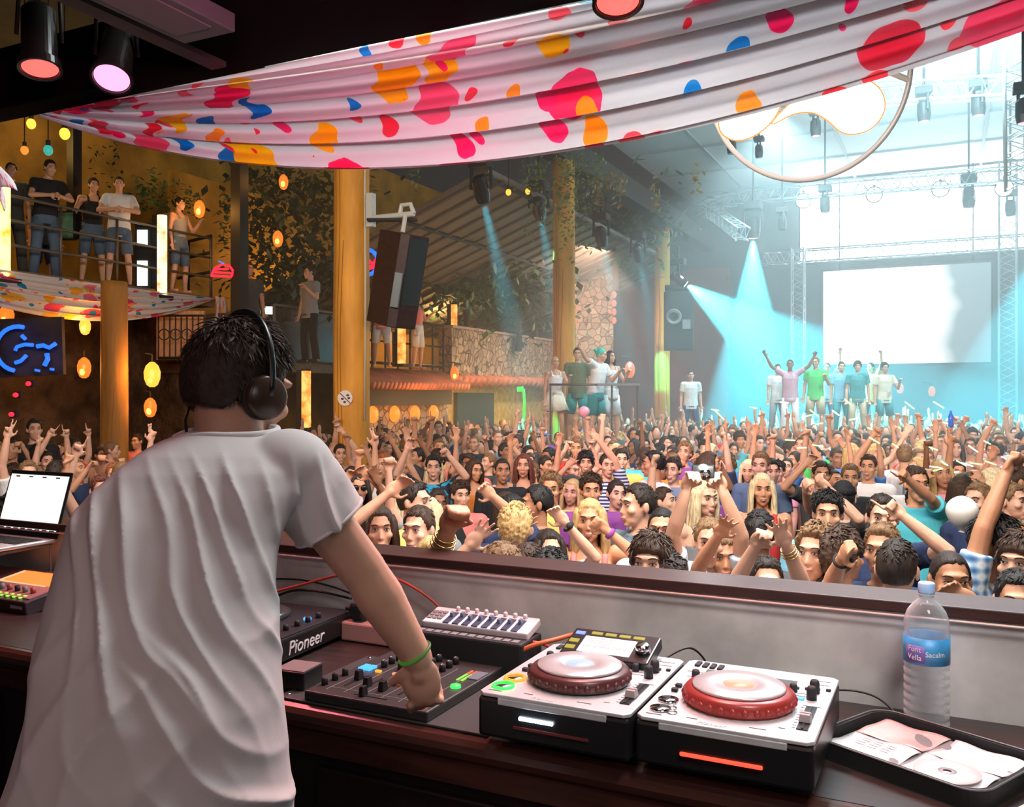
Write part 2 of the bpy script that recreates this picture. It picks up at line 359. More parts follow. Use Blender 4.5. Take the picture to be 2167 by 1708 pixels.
# small box, side deck
bx = thing('small_box', 'small black box with a grey lid at the left of the mixer', 'box', (-1.44, 1.755, TZ + .006), math.radians(6))
MB().box((0, 0, .022), (.085, .085, .044)).build('body', black_gl, bx, bevel=.003)
MB().box((0, 0, .045), (.08, .08, .003)).build('lid', mat('lid_grey', (.20, .16, .155), .5), bx, bevel=.001)
sd = thing('side_deck', 'black deck turned sideways beyond the mixer, white lettering on its side', 'dj deck', (-1.78, 2.01, TZ), math.radians(3))
MB().box((0, 0, .042), (.38, .37, .06)).build('body', black_gl, sd, bevel=.006)
MB().box((0, 0, .074), (.37, .36, .006)).build('faceplate', mat('deck_dark_plate', (.05, .045, .05), .3, .3), sd, bevel=.002)
MB().lathe([(.10, 0), (.105, .012), (.09, .02), (0, .022)], (-.03, 0, .077), n=48).build('jog_wheel', mat('dark_jog', (.12, .1, .1), .25, .6), sd, smooth=True)
MB().lathe([(.012, 0), (.011, .005), (0, .006)], (.13, .035, .077), n=18).build('blue_button', blue_l, sd, smooth=True)
for i in range(5): k = MB(); knob(k, (.15, -.14 + i * .05, .077), .008, .016); k.build('knob', black_mt, sd, smooth=True)
lettering('logo', 'Pioneer', .052, white_pr, sd, (.1912, -.055, .040), (math.pi / 2, 0, math.pi / 2), shear=.25)
for x in (-.15, .15):
    for y in (-.15, .15): MB().lathe([(.015, 0), (.015, .012)], (x, y, 0), n=14).build('foot', black_mt, sd, smooth=True)
# ------------------------------------------------------------------ white controller on a black ribbed one
rb = thing('ribbed_controller', 'slim black slotted controller under the white one', 'controller', (-1.13, 2.095, TZ))
MB().box((0, 0, .046), (.33, .13, .092)).build('body', black_mt, rb, bevel=.006)
for i in range(12): MB().box((-.14 + i * .0255, -.045, .0925), (.018, .022, .003)).build('slot_key', grey_pl, rb, bevel=.001)
nk = thing('fader_controller', 'white slim controller with eight rows of dark faders against the slab wall', 'controller', (-1.128, 2.125, TZ + .096), 0, rot=(math.radians(14), 0, 0))
MB().box((0, 0, .012), (.315, .088, .022)).build('body', white_pl, nk, bevel=.004)
navy = mat('fader_navy', (.05, .07, .12), .4)
for i in range(8):
    x = -.085 + i * .029
    MB().box((x, -.004, .0235), (.020, .05, .001)).box((x, -.034, .024), (.018, .014, .003)).build('strip_pad', navy, nk)
    MB().box((x, .0 + .006 * math.sin(i * 2.1), .029), (.010, .014, .012), top=.8).build('fader', mat('fader_blue', (.14, .2, .3), .4), nk, bevel=.001)
    q = MB(); knob(q, (x, .034, .022), .006, .012); q.build('knob', white_pl, nk, smooth=True)
tk = MB()
for i in range(3):
    for j in range(3): tk.box((-.145 + i * .016, -.02 + j * .016, .0245), (.013, .011, .003))
tk.build('transport_keys', grey_pl, nk)
# ------------------------------------------------------------------ cables, plug, power strip
def cable(name, label, pts, r, m, group=None):
    P = [V(p) for p in pts]; out = []
    for i in range(len(P) - 1):
        p0, p1, p2, p3 = P[max(i - 1, 0)], P[i], P[i + 1], P[min(i + 2, len(P) - 1)]
        for k in range(8):
            t = k / 8
            out.append(.5 * ((2 * p1) + (p2 - p0) * t + (2 * p0 - 5 * p1 + 4 * p2 - p3) * t * t + (3 * p1 - p0 - 3 * p2 + p3) * t ** 3))
    out.append(P[-1])
    c = sum(P, V((0, 0, 0))) / len(P)
    o = MB().tube([q - c for q in out], r, 8).build(name, m, smooth=True); o.location = c
    return tag(o, label, 'cable', group)
redc = mat('red_cable', (.55, .06, .04), .4); blkc = mat('black_cable', (.012, .012, .012), .4); orgc = mat('orange_cable', (.75, .16, .06), .4)
cable('cable', 'red cable looping up from behind the side deck to the slab wall', [(-2.0, 2.14, 1.66), (-1.8, 2.19, 1.72), (-1.62, 2.19, 1.77), (-1.45, 2.19, 1.775), (-1.3, 2.2, 1.7), (-1.28, 2.2, 1.6)], .004, redc)
cable('cable', 'black cable running into the black plug', [(-2.0, 2.17, 1.6), (-1.86, 2.19, 1.69), (-1.74, 2.19, 1.71), (-1.60, 2.19, 1.70)], .004, blkc)
cable('cable', 'thin black cable sagging under the red one behind the plug', [(-2.0, 2.2, 1.72), (-1.8, 2.205, 1.735), (-1.62, 2.2, 1.715), (-1.5, 2.2, 1.66), (-1.4, 2.2, 1.6)], .003, blkc)
cable('cable', 'orange cable arching beside the screen deck', [(-1.02, 2.06, 1.6), (-.97, 2.05, 1.66), (-.90, 2.09, 1.685), (-.86, 2.17, 1.68), (-.86, 2.2, 1.6)], .006, orgc)
cable('cable', 'red cable lying across the white controller', [(-1.20, 2.05, 1.645), (-1.10, 2.06, 1.668), (-1.02, 2.08, 1.672), (-.94, 2.12, 1.66), (-.89, 2.18, 1.6)], .004, redc)
cable('cable', 'thin black cable curling behind the red-lit deck', [(-.36, 2.05, 1.60), (-.25, 2.12, 1.64), (-.15, 2.13, 1.64), (-.08, 2.08, 1.60), (-.07, 2.05, 1.592)], .0025, blkc)
cable('cable', 'thin black cable looping from the screen deck to the wall', [(-.60, 2.02, 1.69), (-.55, 2.08, 1.71), (-.52, 2.13, 1.66), (-.52, 2.16, 1.592)], .0025, blkc)
ps = thing('power_strip', 'pale pink power strip beside the side deck under the plug', 'power strip', (-1.47, 2.165, TZ))
MB().box((0, 0, .03), (.26, .055, .055)).build('body', mat('strip_plastic', (.7, .35, .32), .4), ps, bevel=.006)
for i in range(3): MB().lathe([(.018, 0), (.018, .002)], (-.08 + i * .08, 0, .0575), n=18).build('socket', grey_pl, ps, smooth=True)
pg = thing('power_plug', 'chunky black plug standing on the power strip', 'plug', (-1.55, 2.165, TZ + .06))
MB().box((0, 0, .028), (.05, .045, .052)).build('body', black_mt, pg, bevel=.01)
MB().cyl((-.025, 0, .03), (-.05, 0, .03), .007, .005, 10).build('cord_grip', black_mt, pg, smooth=True)
# ------------------------------------------------------------------ water bottle
bo = thing('water_bottle', 'clear plastic water bottle with a blue cap and label against the slab wall', 'bottle', (-.045, 2.118, TZ), math.radians(-6))
prof = [(.012, .004), (.030, 0), (.040, .002), (.044, .010)]
z = .012
for i in range(7):
    prof += [(.0455, z + .004), (.0455, z + .012), (.0425, z + .016), (.0455, z + .020)]; z += .018
prof += [(.0455, .145), (.0455, .205), (.0435, .210), (.0455, .216), (.0435, .222), (.0455, .228), (.044, .240), (.038, .256), (.026, .272), (.0145, .283), (.0145, .288), (.017, .289), (.017, .292), (.0135, .293), (.0135, .300)]
plastic = bpy.data.materials.new('clear_plastic'); plastic.use_nodes = True; nt = plastic.node_tree; N, Lk = nt.nodes, nt.links; b = N['Principled BSDF']
b.inputs['Base Color'].default_value = (.8, .85, .88, 1); b.inputs['Roughness'].default_value = .08; b.inputs['Specular IOR Level'].default_value = .9
tp = N.new('ShaderNodeBsdfTransparent'); tp.inputs[0].default_value = (.90, .93, .95, 1); lw = N.new('ShaderNodeLayerWeight'); lw.inputs[0].default_value = .35
mr_ = N.new('ShaderNodeMapRange'); mr_.inputs[3].default_value = .12; mr_.inputs[4].default_value = .75; Lk.new(lw.outputs['Facing'], mr_.inputs[0]); ms = N.new('ShaderNodeMixShader')
Lk.new(mr_.outputs[0], ms.inputs[0]); Lk.new(tp.outputs[0], ms.inputs[1]); Lk.new(b.outputs[0], ms.inputs[2]); Lk.new(ms.outputs[0], N['Material Output'].inputs[0])
MB().lathe(prof, n=44).build('body', plastic, bo, smooth=True)
MB().lathe([(.0165, .293), (.0170, .296), (.0170, .313), (.015, .316), (0, .316)], n=28).build('cap', mat('cap_blue', (.35, .55, .85), .35), bo, smooth=True)
lab = MB()
def labf(u, v): a = -math.pi + 2 * math.pi * u; return V((.0462 * math.cos(a), .0462 * math.sin(a), .148 + .056 * v))
lab.grid(labf, 48, 1); lm2 = mat('bottle_label', (.05, .3, .62), .4, var=.25, vs=25); lab.build('label', lm2, bo, smooth=True, solid=.0004)
pk = MB(); pk.grid(lambda u, v: V((.0466 * math.cos(-2.45 + .95 * u), .0466 * math.sin(-2.45 + .95 * u), .152 + .036 * v)), 12, 1); pk.build('label_patch', mat('label_violet', (.18, .12, .42), .4), bo, smooth=True, solid=.0004)
def curved_text(nm, txt, size, m, par, r, a, z):
    me = text_mesh(txt, size, .0003); me.materials.clear()
    for v in me.vertices:
        aa = a + v.co.x / r; rr = r + v.co.z
        v.co = (rr * math.cos(aa), rr * math.sin(aa), z + v.co.y)
    return link(nm, me, m, par)
curved_text('label_text', 'Font', .016, white_pr, bo, .0472, -1.98, .180); curved_text('label_text', 'Vella', .016, white_pr, bo, .0472, -1.98, .163)
curved_text('label_text', 'Sacalm', .015, white_pr, bo, .0468, -1.06, .172)
# ------------------------------------------------------------------ disc wallet with discs
wl = thing('disc_wallet', 'open black zip wallet of white discs at the counter end', 'disc wallet', (-.045, 1.915, TZ), math.radians(-27))
def rrect(w, d, r, n=6):
    o = []
    for cx, cy, a in ((w/2 - r, d/2 - r, 0), (-w/2 + r, d/2 - r, 90), (-w/2 + r, -d/2 + r, 180), (w/2 - r, -d/2 + r, 270)):
        for k in range(n + 1): b = math.radians(a + 90 * k / n); o.append((cx + r * math.cos(b), cy + r * math.sin(b)))
    return o
fab = mat('black_nylon', (.012, .012, .013), .8, bump=.3, bs=300, bd=.001)
O, I = rrect(.34, .262, .045), rrect(.325, .247, .04)
w_ = MB(); w_.prism(O, .004)
w_.loft([[V((x, y, .003)) for x, y in O], [V((x * 1.02, y * 1.02, .034)) for x, y in O], [V((x, y, .036)) for x, y in I], [V((x, y, .005)) for x, y in I]], caps=False)
w_.build('case', fab, wl, smooth=False)
MB().tube([(x * 1.01, y * 1.01, .036) for x, y in O], .0022, 6, closed=True).build('zip', mat('zip_grey', (.10, .11, .11), .4), wl, smooth=True)
sleeve = mat('clear_sleeve', (.85, .80, .80), .12, var=.12, vs=14, bump=.25, bs=12, bd=.004, spec=.8)
sleeve2 = mat('pink_sleeve', (.78, .50, .48), .15, var=.2, vs=10, bump=.25, bs=12, bd=.004, spec=.8)
pagef = mat('page_grey', (.25, .24, .25), .3)
MB().box((0, 0, .012), (.31, .235, .014)).build('pages', pagef, wl, bevel=.006)
q = 0
for x in (-.075, .075):
    for y in (-.058, .058):
        s = MB(); s.grid(lambda u, v, x=x, y=y: V((x + (u - .5) * .14, y + (v - .5) * .112, .0215 + .003 * math.sin(u * 5 + x * 30) * math.sin(v * 4 + y * 40) + .002 * math.sin(9 * u + 7 * v))), 14, 12)
        s.build('sleeve', [sleeve2 if (y > 0 and x < 0) else sleeve], wl, smooth=True, solid=.001)
d = MB().lathe([(.016, 0), (.057, .0), (.057, .0012), (.016, .0012)], (.075, -.058, .0262), n=48, caps=False); d.build('disc', mat('disc_white', (.82, .78, .78), .25), wl, smooth=True)
MB().lathe([(.0075, 0), (.016, 0), (.016, .001), (.0075, .001)], (.075, -.058, .0264), n=30, caps=False).build('disc_hub', mat('disc_hub', (.4, .4, .42), .2), wl, smooth=True)
hl = MB()
for i in range(4):
    for j in range(3): hl.box((-.10 + j * .026 + .003 * (i % 2), -.03 - i * .012, .0262), (.017, .0018, .0004))
hl.build('handwriting', mat('ink', (.12, .1, .12), .6), wl)
pp = MB(); pp.grid(lambda u, v: V(((u - .5) * .16, (v - .5) * .2, .004 + .002 * math.sin(u * 6))), 8, 8)
o = pp.build('paper_sheet', mat('paper', (.75, .78, .72), .35), smooth=True, solid=.001); o.location = (.155, 1.70, TZ + .001); o.rotation_euler = (0, 0, math.radians(-30)); tag(o, 'loose white sheet in front of the disc wallet', 'paper')
# ------------------------------------------------------------------ laptop, stand, pad controller
st = thing('laptop_stand', 'metal stand carrying the laptop over the pad controller', 'stand', (-3.09, 2.10, TZ))
for x in (-.15, .15):
    MB().tube([(x, -.1, .0), (x, .1, .0), (x, .1, .178), (x, -.13, .170)], .006, 8).build('leg', grey_pl, st, smooth=True)
MB().box((0, -.0, .177), (.32, .2, .008)).build('shelf', grey_pl, st, bevel=.002)
lp = thing('laptop', 'open laptop with a bright white screen left of the white T-shirt', 'laptop', (-3.09, 2.10, TZ + .182))
alu = mat('aluminium', (.7, .68, .68), .3, .6)
MB().box((0, -.015, .008), (.345, .235, .014)).build('base', alu, lp, bevel=.004)
kb = MB()
for r in range(5):
    for c in range(14): kb.box((-.145 + c * .0223, .055 - r * .022, .0162), (.018, .018, .002))
kb.build('keyboard', black_mt, lp)
R = rotx(math.radians(-16)); hc = V((0, .105, .014))
MB().box(hc + R @ V((0, .004, .123)), (.345, .007, .246), R=R).build('lid', black_gl, lp, bevel=.003)
MB().box(hc + R @ V((0, -.0005, .126)), (.322, .002, .208), R=R).build('screen', glow('laptop_screen', (.95, 1, .92), 1.25, sample=True), lp)
ui = MB()
for r in range(2):
    for c in range(8): ui.box(hc + R @ V((-.14 + c * .04, -.002, .038 - r * .013)), (.026, .001, .007), R=R)
for c in range(4): ui.box(hc + R @ V((-.12 + c * .075, -.002, .222)), (.022, .001, .005), R=R)
ui.build('screen_marks', mat('ui_grey', (.16, .22, .26), .5), lp)
pc = thing('pad_controller', 'grey pad controller with glowing orange pads in front of the laptop', 'controller', (-3.02, 2.06, TZ), 0)
Rp = rotx(math.radians(9))
MB().box((0, 0, .037), (.62, .25, .05), R=Rp).box((0, -.02, .013), (.6, .2, .026)).build('body', mat('ctl_case', (.05, .03, .035), .35), pc, bevel=.005)
MB().box(Rp @ V((0, .01, .026)) + V((0, 0, .037)), (.60, .22, .004), R=Rp).build('faceplate', mat('ctl_plate', (.35, .16, .15), .4), pc)
pads = MB()
for r in range(4):
    for c in range(8): pads.box(V((0, 0, .037)) + Rp @ V((.04 + c * .03, .085 - r * .024, .031)), (.026, .020, .007), R=Rp)
pads.build('pads', glow('pad_orange', (1, .22, .04), 1.6, sample=True), pc)
MB().box(V((0, 0, .037)) + Rp @ V((.12, .05, .0292)), (.25, .105, .002), R=Rp).build('pad_bed', glow('pad_bed', (1, .40, .22), 1.5), pc)
for c in range(8):
    k = MB(); cc = V((0, 0, .037)) + Rp @ V((-.02 + c * .04, -.055, .028)); k.lathe([(.009, 0), (.008, .018), (0, .019)], cc, M=Rp, n=12); k.build('knob', [grey_pl, mat('knob_red', (.4, .08, .07), .4), black_mt][c % 3], pc, smooth=True)
gl = MB()
for r in range(2):
    for c in range(6): gl.box(V((0, 0, .037)) + Rp @ V((.10 + c * .032, -.085 - r * .018, .029)), (.012, .007, .003), R=Rp)
gl.build('green_keys', glow('key_green', (.4, 1, .08), 1.2), pc)
MB().box((.265, -.124, .028), (.06, .002, .022)).build('badge', mat('badge', (.6, .5, .55), .4), pc)
# ------------------------------------------------------------------ hall shell
ochre = mat('ochre_plaster', (.62, .33, .05), .85, var=.45, vs=1.2, bump=.3, bs=6, bd=.03)
rock = mat('grotto_rock', (.10, .055, .025), .9, var=.7, vs=2.2, bump=1, bs=3.5, bd=.15)
tent = mat('tent_ceiling', (.62, .68, .70), .7, var=.10, vs=.6)
dark_roof = mat('dark_roof', (.035, .032, .028), .8, var=.4, vs=2)
struct('floor', MB().box((-3, 16.5, -.05), (28, 33, .1)), mat('hall_floor', (.05, .045, .045), .6, var=.3))
struct('wall_left', MB().box((-15.15, 17, 4.5), (.3, 31, 9)), ochre)
struct('wall_back', MB().box((-3, 31.2, 5), (27, .3, 10)), mat('back_wall', (.20, .25, .27), .8, var=.2, vs=.7))
struct('wall_right', MB().box((9.2, 17, 5), (.3, 29, 10)), mat('right_wall', (.2, .22, .24), .8))
cm = MB().box((.6, 17, 9.1), (17.4, 29, .1))
for i in range(10): cm.box((.6, 5 + i * 2.7, 9.03), (17.2, .07, .06), 1)
for i in range(5): cm.box((-6 + i * 3.4, 17, 9.03), (.07, 28, .06), 1)
struct('ceiling', cm, [tent, mat('tent_seam', (.42, .48, .50), .7)])
struct('ceiling_aisle', MB().box((-11.2, 9.2, 7.75), (8.2, 11.5, .2)), dark_roof)
struct('trim_2', MB().box((-7, 17.5, 7.25), (.4, 23, .5)), mat('dark_beam', (.035, .04, .04), .8), 'dark beam along the tops of the wooden pillars')
lr = MB(); P = [V((-7.3, 14, 6.25)), V((-13.2, 14, 4.0)), V((-13.2, 26.5, 4.0)), V((-7.3, 26.5, 6.25))]
lr.loft([P, [p + V((0, 0, .08)) for p in P]])
for i in range(24):
    t = 14.1 + i * .53; lr.tube([(-7.3, t, 6.23), (-13.2, t, 3.98)], .035, 5, 1)
for i in range(4):
    k = i / 3.3; lr.tube([(-7.4 - 5.6 * k, 14, 6.2 - 2.15 * k), (-7.4 - 5.6 * k, 26.4, 6.2 - 2.15 * k)], .05, 5, 2)
struct('roof_leanto', lr, [mat('metal_roof', (.24, .21, .17), .6, .2, var=.15, vs=1.5), mat('roof_rib', (.16, .14, .12), .6), mat('roof_purlin', (.05, .045, .04), .7)], 'grey ribbed lean-to roof over the mezzanine')
struct('wall_mezzanine', MB().box((-13.3, 19.5, 3.3), (.2, 14, 6.6)), ochre, 'ochre plaster wall behind the mezzanine')
struct('wall_grotto', MB().box((-13.7, 8.6, 1.95), (.3, 7.4, 3.9)).box((-12.6, 12.25, 1.9), (2.2, .2, 3.8)), rock, 'dark rock wall below the balcony')
struct('floor_balcony', MB().box((-13.55, 9.2, 4.02), (3.1, 6.2, .18)), mat('balcony_slab', (.16, .11, .07), .8, var=.3), 'balcony floor slab')
struct('floor_mezzanine', MB().box((-11.9, 19.2, 2.82), (2.8, 14.2, .16)), mat('mezz_slab', (.12, .08, .05), .8, var=.3), 'mezzanine floor slab')
struct('wall_red', MB().box((-8.6, 28.6, 3.2), (4.6, .2, 6.4)), mat('red_wall', (.42, .08, .06), .8, var=.3, vs=.8), 'dull red wall behind the stone tower')
stone = mat('stone_blocks', (.46, .30, .20), .9, bump=.6, bs=9, bd=.05)
nt = stone.node_tree; N_, L_ = nt.nodes, nt.links; tc = N_.new('ShaderNodeTexCoord'); vo = N_.new('ShaderNodeTexVoronoi'); vo.feature = 'DISTANCE_TO_EDGE'; vo.inputs['Scale'].default_value = 5.5
vc = N_.new('ShaderNodeTexVoronoi'); vc.inputs['Scale'].default_value = 5.5; rr = N_.new('ShaderNodeValToRGB'); rr.color_ramp.elements[0].position = .02; rr.color_ramp.elements[1].position = .09; rr.color_ramp.elements[0].color = (.25, .25, .25, 1)
L_.new(tc.outputs['Object'], vo.inputs[0]); L_.new(tc.outputs['Object'], vc.inputs[0]); L_.new(vo.outputs['Distance'], rr.inputs[0])
mx_ = N_.new('ShaderNodeMix'); mx_.data_type = 'RGBA'; mx_.blend_type = 'MULTIPLY'; mx_.inputs[0].default_value = 1
hs = N_.new('ShaderNodeMapRange'); hs.inputs[3].default_value = .55; hs.inputs[4].default_value = 1.25; L_.new(vc.outputs['Color'], hs.inputs[0])
sc_ = N_.new('ShaderNodeVectorMath'); sc_.operation = 'SCALE'; sc_.inputs[0].default_value = (.50, .33, .22); L_.new(hs.outputs[0], sc_.inputs['Scale'])
L_.new(sc_.outputs[0], mx_.inputs[6]); L_.new(rr.outputs[0], mx_.inputs[7]); L_.new(mx_.outputs[2], N_['Principled BSDF'].inputs['Base Color'])
# ------------------------------------------------------------------ haze
hz = MB().box((-1.8, 19.6, 4.4), (15.6, 21.0, 8.6)); hm = bpy.data.materials.new('haze'); hm.use_nodes = True; n = hm.node_tree.nodes; n.remove(n['Principled BSDF'])
vs_ = n.new('ShaderNodeVolumeScatter'); vs_.inputs['Density'].default_value = .036; vs_.inputs['Color'].default_value = (.85, .95, 1, 1); vs_.inputs['Anisotropy'].default_value = .25
hm.node_tree.links.new(vs_.outputs[0], n['Material Output'].inputs['Volume'])
tag(hz.build('haze', hm), 'thin pale haze filling the hall', 'haze', kind='stuff')
# ------------------------------------------------------------------ booth canopy
cn = MB().box((-.05, 1.35, 3.60), (4.7, 2.5, .14)); struct('ceiling_booth', cn, mat('canopy_black', (.004, .004, .004), .9, spec=.05))
struct('trim_3', MB().box((-3.9, 2.55, 3.66), (3.2, .12, .26)), mat('fascia', (.005, .004, .004), .9, spec=.05), 'black fascia beam left of the canopy')
struct('ceiling_recess', MB().box((-4.6, 1.3, 4.15), (4.6, 2.6, .1)), mat('recess_grey', (.10, .09, .085), .8, var=.5, vs=3), 'grey raised ceiling left of the canopy')
struct('trim_4', MB().box((-2.42, 1.3, 3.62), (.07, 2.4, .22)), mat('beam_grey', (.06, .055, .055), .6), 'grey beam along the canopy side')
av = thing('air_vent', 'pale metal vent box in the black canopy near the top', 'vent', (-2.17, 1.95, 3.50))
MB().box((0, 0, 0), (.22, .5, .06)).build('housing', mat('vent_metal', (.12, .17, .17), .6, .2), av, bevel=.004); MB().box((.0, -.02, -.032), (.15, .40, .006)).build('grille', mat('vent_dark', (.14, .17, .17), .5), av)
lensred = glow('lens_red', (1, .13, .11), 1.7); lenspink = glow('lens_pink', (1, .30, .50), 2.1)
def par_can(label, px, py, Y, aimp, m, col, e, k=1.0):
    p = at(px, py, Y); t = thing('par_can', label, 'spotlight', p); d = (V(aimp) - p).normalized(); R = basis(d)
    MB().lathe([(.045 * k, -.26), (.060 * k, -.24), (.062 * k, -.03), (.074 * k, -.03), (.076 * k, 0), (.066 * k, 0), (.060 * k, -.02), (.0, -.02)], M=R, n=32).build('housing', mat('par_black', (.015, .015, .014), .22, .3), t, smooth=False)
    MB().lathe([(.062 * k, -.008), (.03 * k, -.002), (0, 0)], M=R, n=32).build('lens', m, t, smooth=True)
    y = MB(); s = R @ V((1, 0, 0)) * .075 * k; top = V((0, 0, .36 * k)) - d * .06
    y.tube([-d * .13 + s, top + s * .8, top, top - s * .8, -d * .13 - s], .008, 6); y.tube([top, top + V((0, 0, .25))], .012, 8); y.build('yoke', black_mt, t, smooth=True)
    MB().tube([-d * .26, -d * .3 + V((.03, 0, .08)), V((.08, .02, .4)) - d * .1, V((.1, .02, .6))], .006, 6).build('cord', blkc, t, smooth=True)
    l = light('SPOT', 'par_light', p + d * .02, aimp, e, col, .05, 70, .6)
par_can('black spotlight can with a dim red lens, at the far left', 85, 148, 3.3, (-2.5, 1.9, 1.2), lensred, (1, .16, .12), 55)
par_can('black spotlight can with a bright pink lens, tilted beside the red one', 236, 168, 3.3, (-2.0, 1.2, 1.2), lenspink, (1, .20, .30), 60, 1.0)
par_can('black spotlight can with a red lens above the middle of the draped cloth', 1308, 8, 2.62, (-.62, 2.05, 1.5), lensred, (1, .10, .06), 130)
# ------------------------------------------------------------------ draped cloths
def blob_cloth(name, sc, aspect):
    m = bpy.data.materials.new(name); m.use_nodes = True; nt = m.node_tree; N, Lk = nt.nodes, nt.links; b = N['Principled BSDF']; b.inputs['Roughness'].default_value = .55
    uv = N.new('ShaderNodeTexCoord'); mp = N.new('ShaderNodeMapping'); mp.inputs['Scale'].default_value = (aspect, 1, 1); Lk.new(uv.outputs['UV'], mp.inputs[0])
    ns = N.new('ShaderNodeTexNoise'); ns.inputs['Scale'].default_value = 2.2 * sc; Lk.new(mp.outputs[0], ns.inputs[0])
    ad = N.new('ShaderNodeVectorMath'); ad.operation = 'MULTIPLY_ADD'; ad.inputs[1].default_value = (.22 / sc,) * 3; Lk.new(ns.outputs['Color'], ad.inputs[0]); Lk.new(mp.outputs[0], ad.inputs[2])
    cur = None
    for k, (s, r0, r1, pal) in enumerate(((1.5 * sc, .42, .62, [(.90, .08, .25), (.95, .55, .03), (.80, .12, .20), (.02, .34, .66), (.85, .22, .34), (.93, .62, .05)]), (3.0 * sc, .25, .46, [(.88, .07, .28), (.85, .10, .15), (.95, .45, .05), (.02, .34, .66), (.85, .25, .30), (.9, .15, .2)]))):
        v = N.new('ShaderNodeTexVoronoi'); v.inputs['Scale'].default_value = s; Lk.new(ad.outputs[0], v.inputs[0])
        sp = N.new('ShaderNodeSeparateColor'); Lk.new(v.outputs['Color'], sp.inputs[0])
        mr = N.new('ShaderNodeMapRange'); mr.inputs[1].default_value = .15; mr.inputs[3].default_value = r0 * .2; mr.inputs[4].default_value = r1; Lk.new(sp.outputs[0], mr.inputs[0])
        lt = N.new('ShaderNodeMath'); lt.operation = 'LESS_THAN'; Lk.new(v.outputs['Distance'], lt.inputs[0]); Lk.new(mr.outputs[0], lt.inputs[1])
        rp = N.new('ShaderNodeValToRGB'); rp.color_ramp.interpolation = 'CONSTANT'; el = rp.color_ramp.elements
        for i, c in enumerate(pal):
            e = el[i] if i < 2 else el.new(i / len(pal)); e.position = i / len(pal); e.color = (*c, 1)
        Lk.new(sp.outputs[1], rp.inputs[0])
        mx = N.new('ShaderNodeMix'); mx.data_type = 'RGBA'; Lk.new(lt.outputs[0], mx.inputs[0]); Lk.new(rp.outputs[0], mx.inputs[7])
        if cur: Lk.new(cur, mx.inputs[6])
        else: mx.inputs[6].default_value = (.84, .82, .84, 1)
        cur = mx.outputs[2]
    Lk.new(cur, b.inputs['Base Color'])
    tr = N.new('ShaderNodeBsdfTranslucent'); Lk.new(cur, tr.inputs[0]); ms = N.new('ShaderNodeMixShader'); ms.inputs[0].default_value = .45
    Lk.new(b.outputs[0], ms.inputs[1]); Lk.new(tr.outputs[0], ms.inputs[2]); Lk.new(ms.outputs[0], N['Material Output'].inputs[0]); return m
clothA = blob_cloth('blob_cloth', 1.9, 7.5); clothB = blob_cloth('blob_cloth_small', 2.6, 4.5)
def swag(mb, A, B, sag, perp, ntop, folds, amp, uvs=(0, 1), nu=90, nv=60, top=.0):
    A, B = V(A), V(B)
    def fn(u, v):
        p = A.lerp(B, u); k = 1 - (2 * u - 1) ** 2
        pinch = min(1, 4.2 * min(u, 1 - u) + .12)
        d = (top + (sag - top) * (v ** .92)) * k
        w = math.sin(v * folds * 2 * math.pi + 1.3 * math.sin(u * 5 + v * 3)) + .5 * math.sin(v * folds * 4.1 * math.pi + 2 * u)
        z = -d - .012 * math.sin(v * folds * 2 * math.pi + .8) * pinch
        off = (.10 * math.sin(v * math.pi) * ntop + amp * w) * pinch
        return p + V((0, 0, z)) + perp * off
    mb.grid(fn, nu, nv)
dr = MB(); swag(dr, (-3.76, 2.66, 3.60), (1.25, 2.66, 3.60), .53, V((0, -1, 0)), 1, 5.5, .022, nu=120, nv=90, top=.05)
o = dr.build('draped_cloth', clothA, smooth=True, solid=.002); tag(o, 'large white swag of colour-blotched cloth hung under the black canopy', 'cloth')
c2 = MB()
def f2(u, v):
    a = on_t(-30 + 45 * u, 210 + (100 + 60 * math.sin(u * 3)) * v * (1 if u > .5 else 1.2), 2.64 - .05 * math.sin(u * 14)); return a
c2.grid(lambda u, v: V((-4.05 + .27 * u * (.25 + .75 * v) + .02 * math.sin(v * 9), 2.64 + .04 * math.sin(u * 11 + v * 2), 3.56 - v * (.42 - .10 * abs(math.sin(u * 5.2))))), 26, 30)
o = c2.build('hanging_cloth_end', clothA, smooth=True, solid=.002); tag(o, 'folded end of blotched cloth hanging at the far left below the fascia', 'cloth')
bd = MB(); A, B = V((-11.88, 6.3, 4.1)), V((-11.88, 12.2, 4.08))
swag(bd, A, B, .62, V((1, 0, 0)), 1, 5, .03, nu=90, nv=50, top=.02)
bd.grid(lambda u, v: B + V((.06 + .04 * math.sin(u * 12), .0 + .30 * (u - .3) + .04 * math.sin(v * 7), .02 - v * (.95 - .25 * abs(u - .5)))), 16, 24)
o = bd.build('draped_cloth', clothB, smooth=True, solid=.003); tag(o, 'small blotched cloth swag along the left balcony edge', 'cloth')
c3 = MB(); c3.grid(lambda u, v: V((-11.88 + .03 * math.sin(u * 9), 6.3 - .35 * u + .1 * v, 4.1 - v * (.55 - .2 * u))), 12, 14); o = c3.build('hanging_cloth_end', clothB, smooth=True, solid=.003); tag(o, 'short cloth end hanging below the balcony beside the neon', 'cloth')
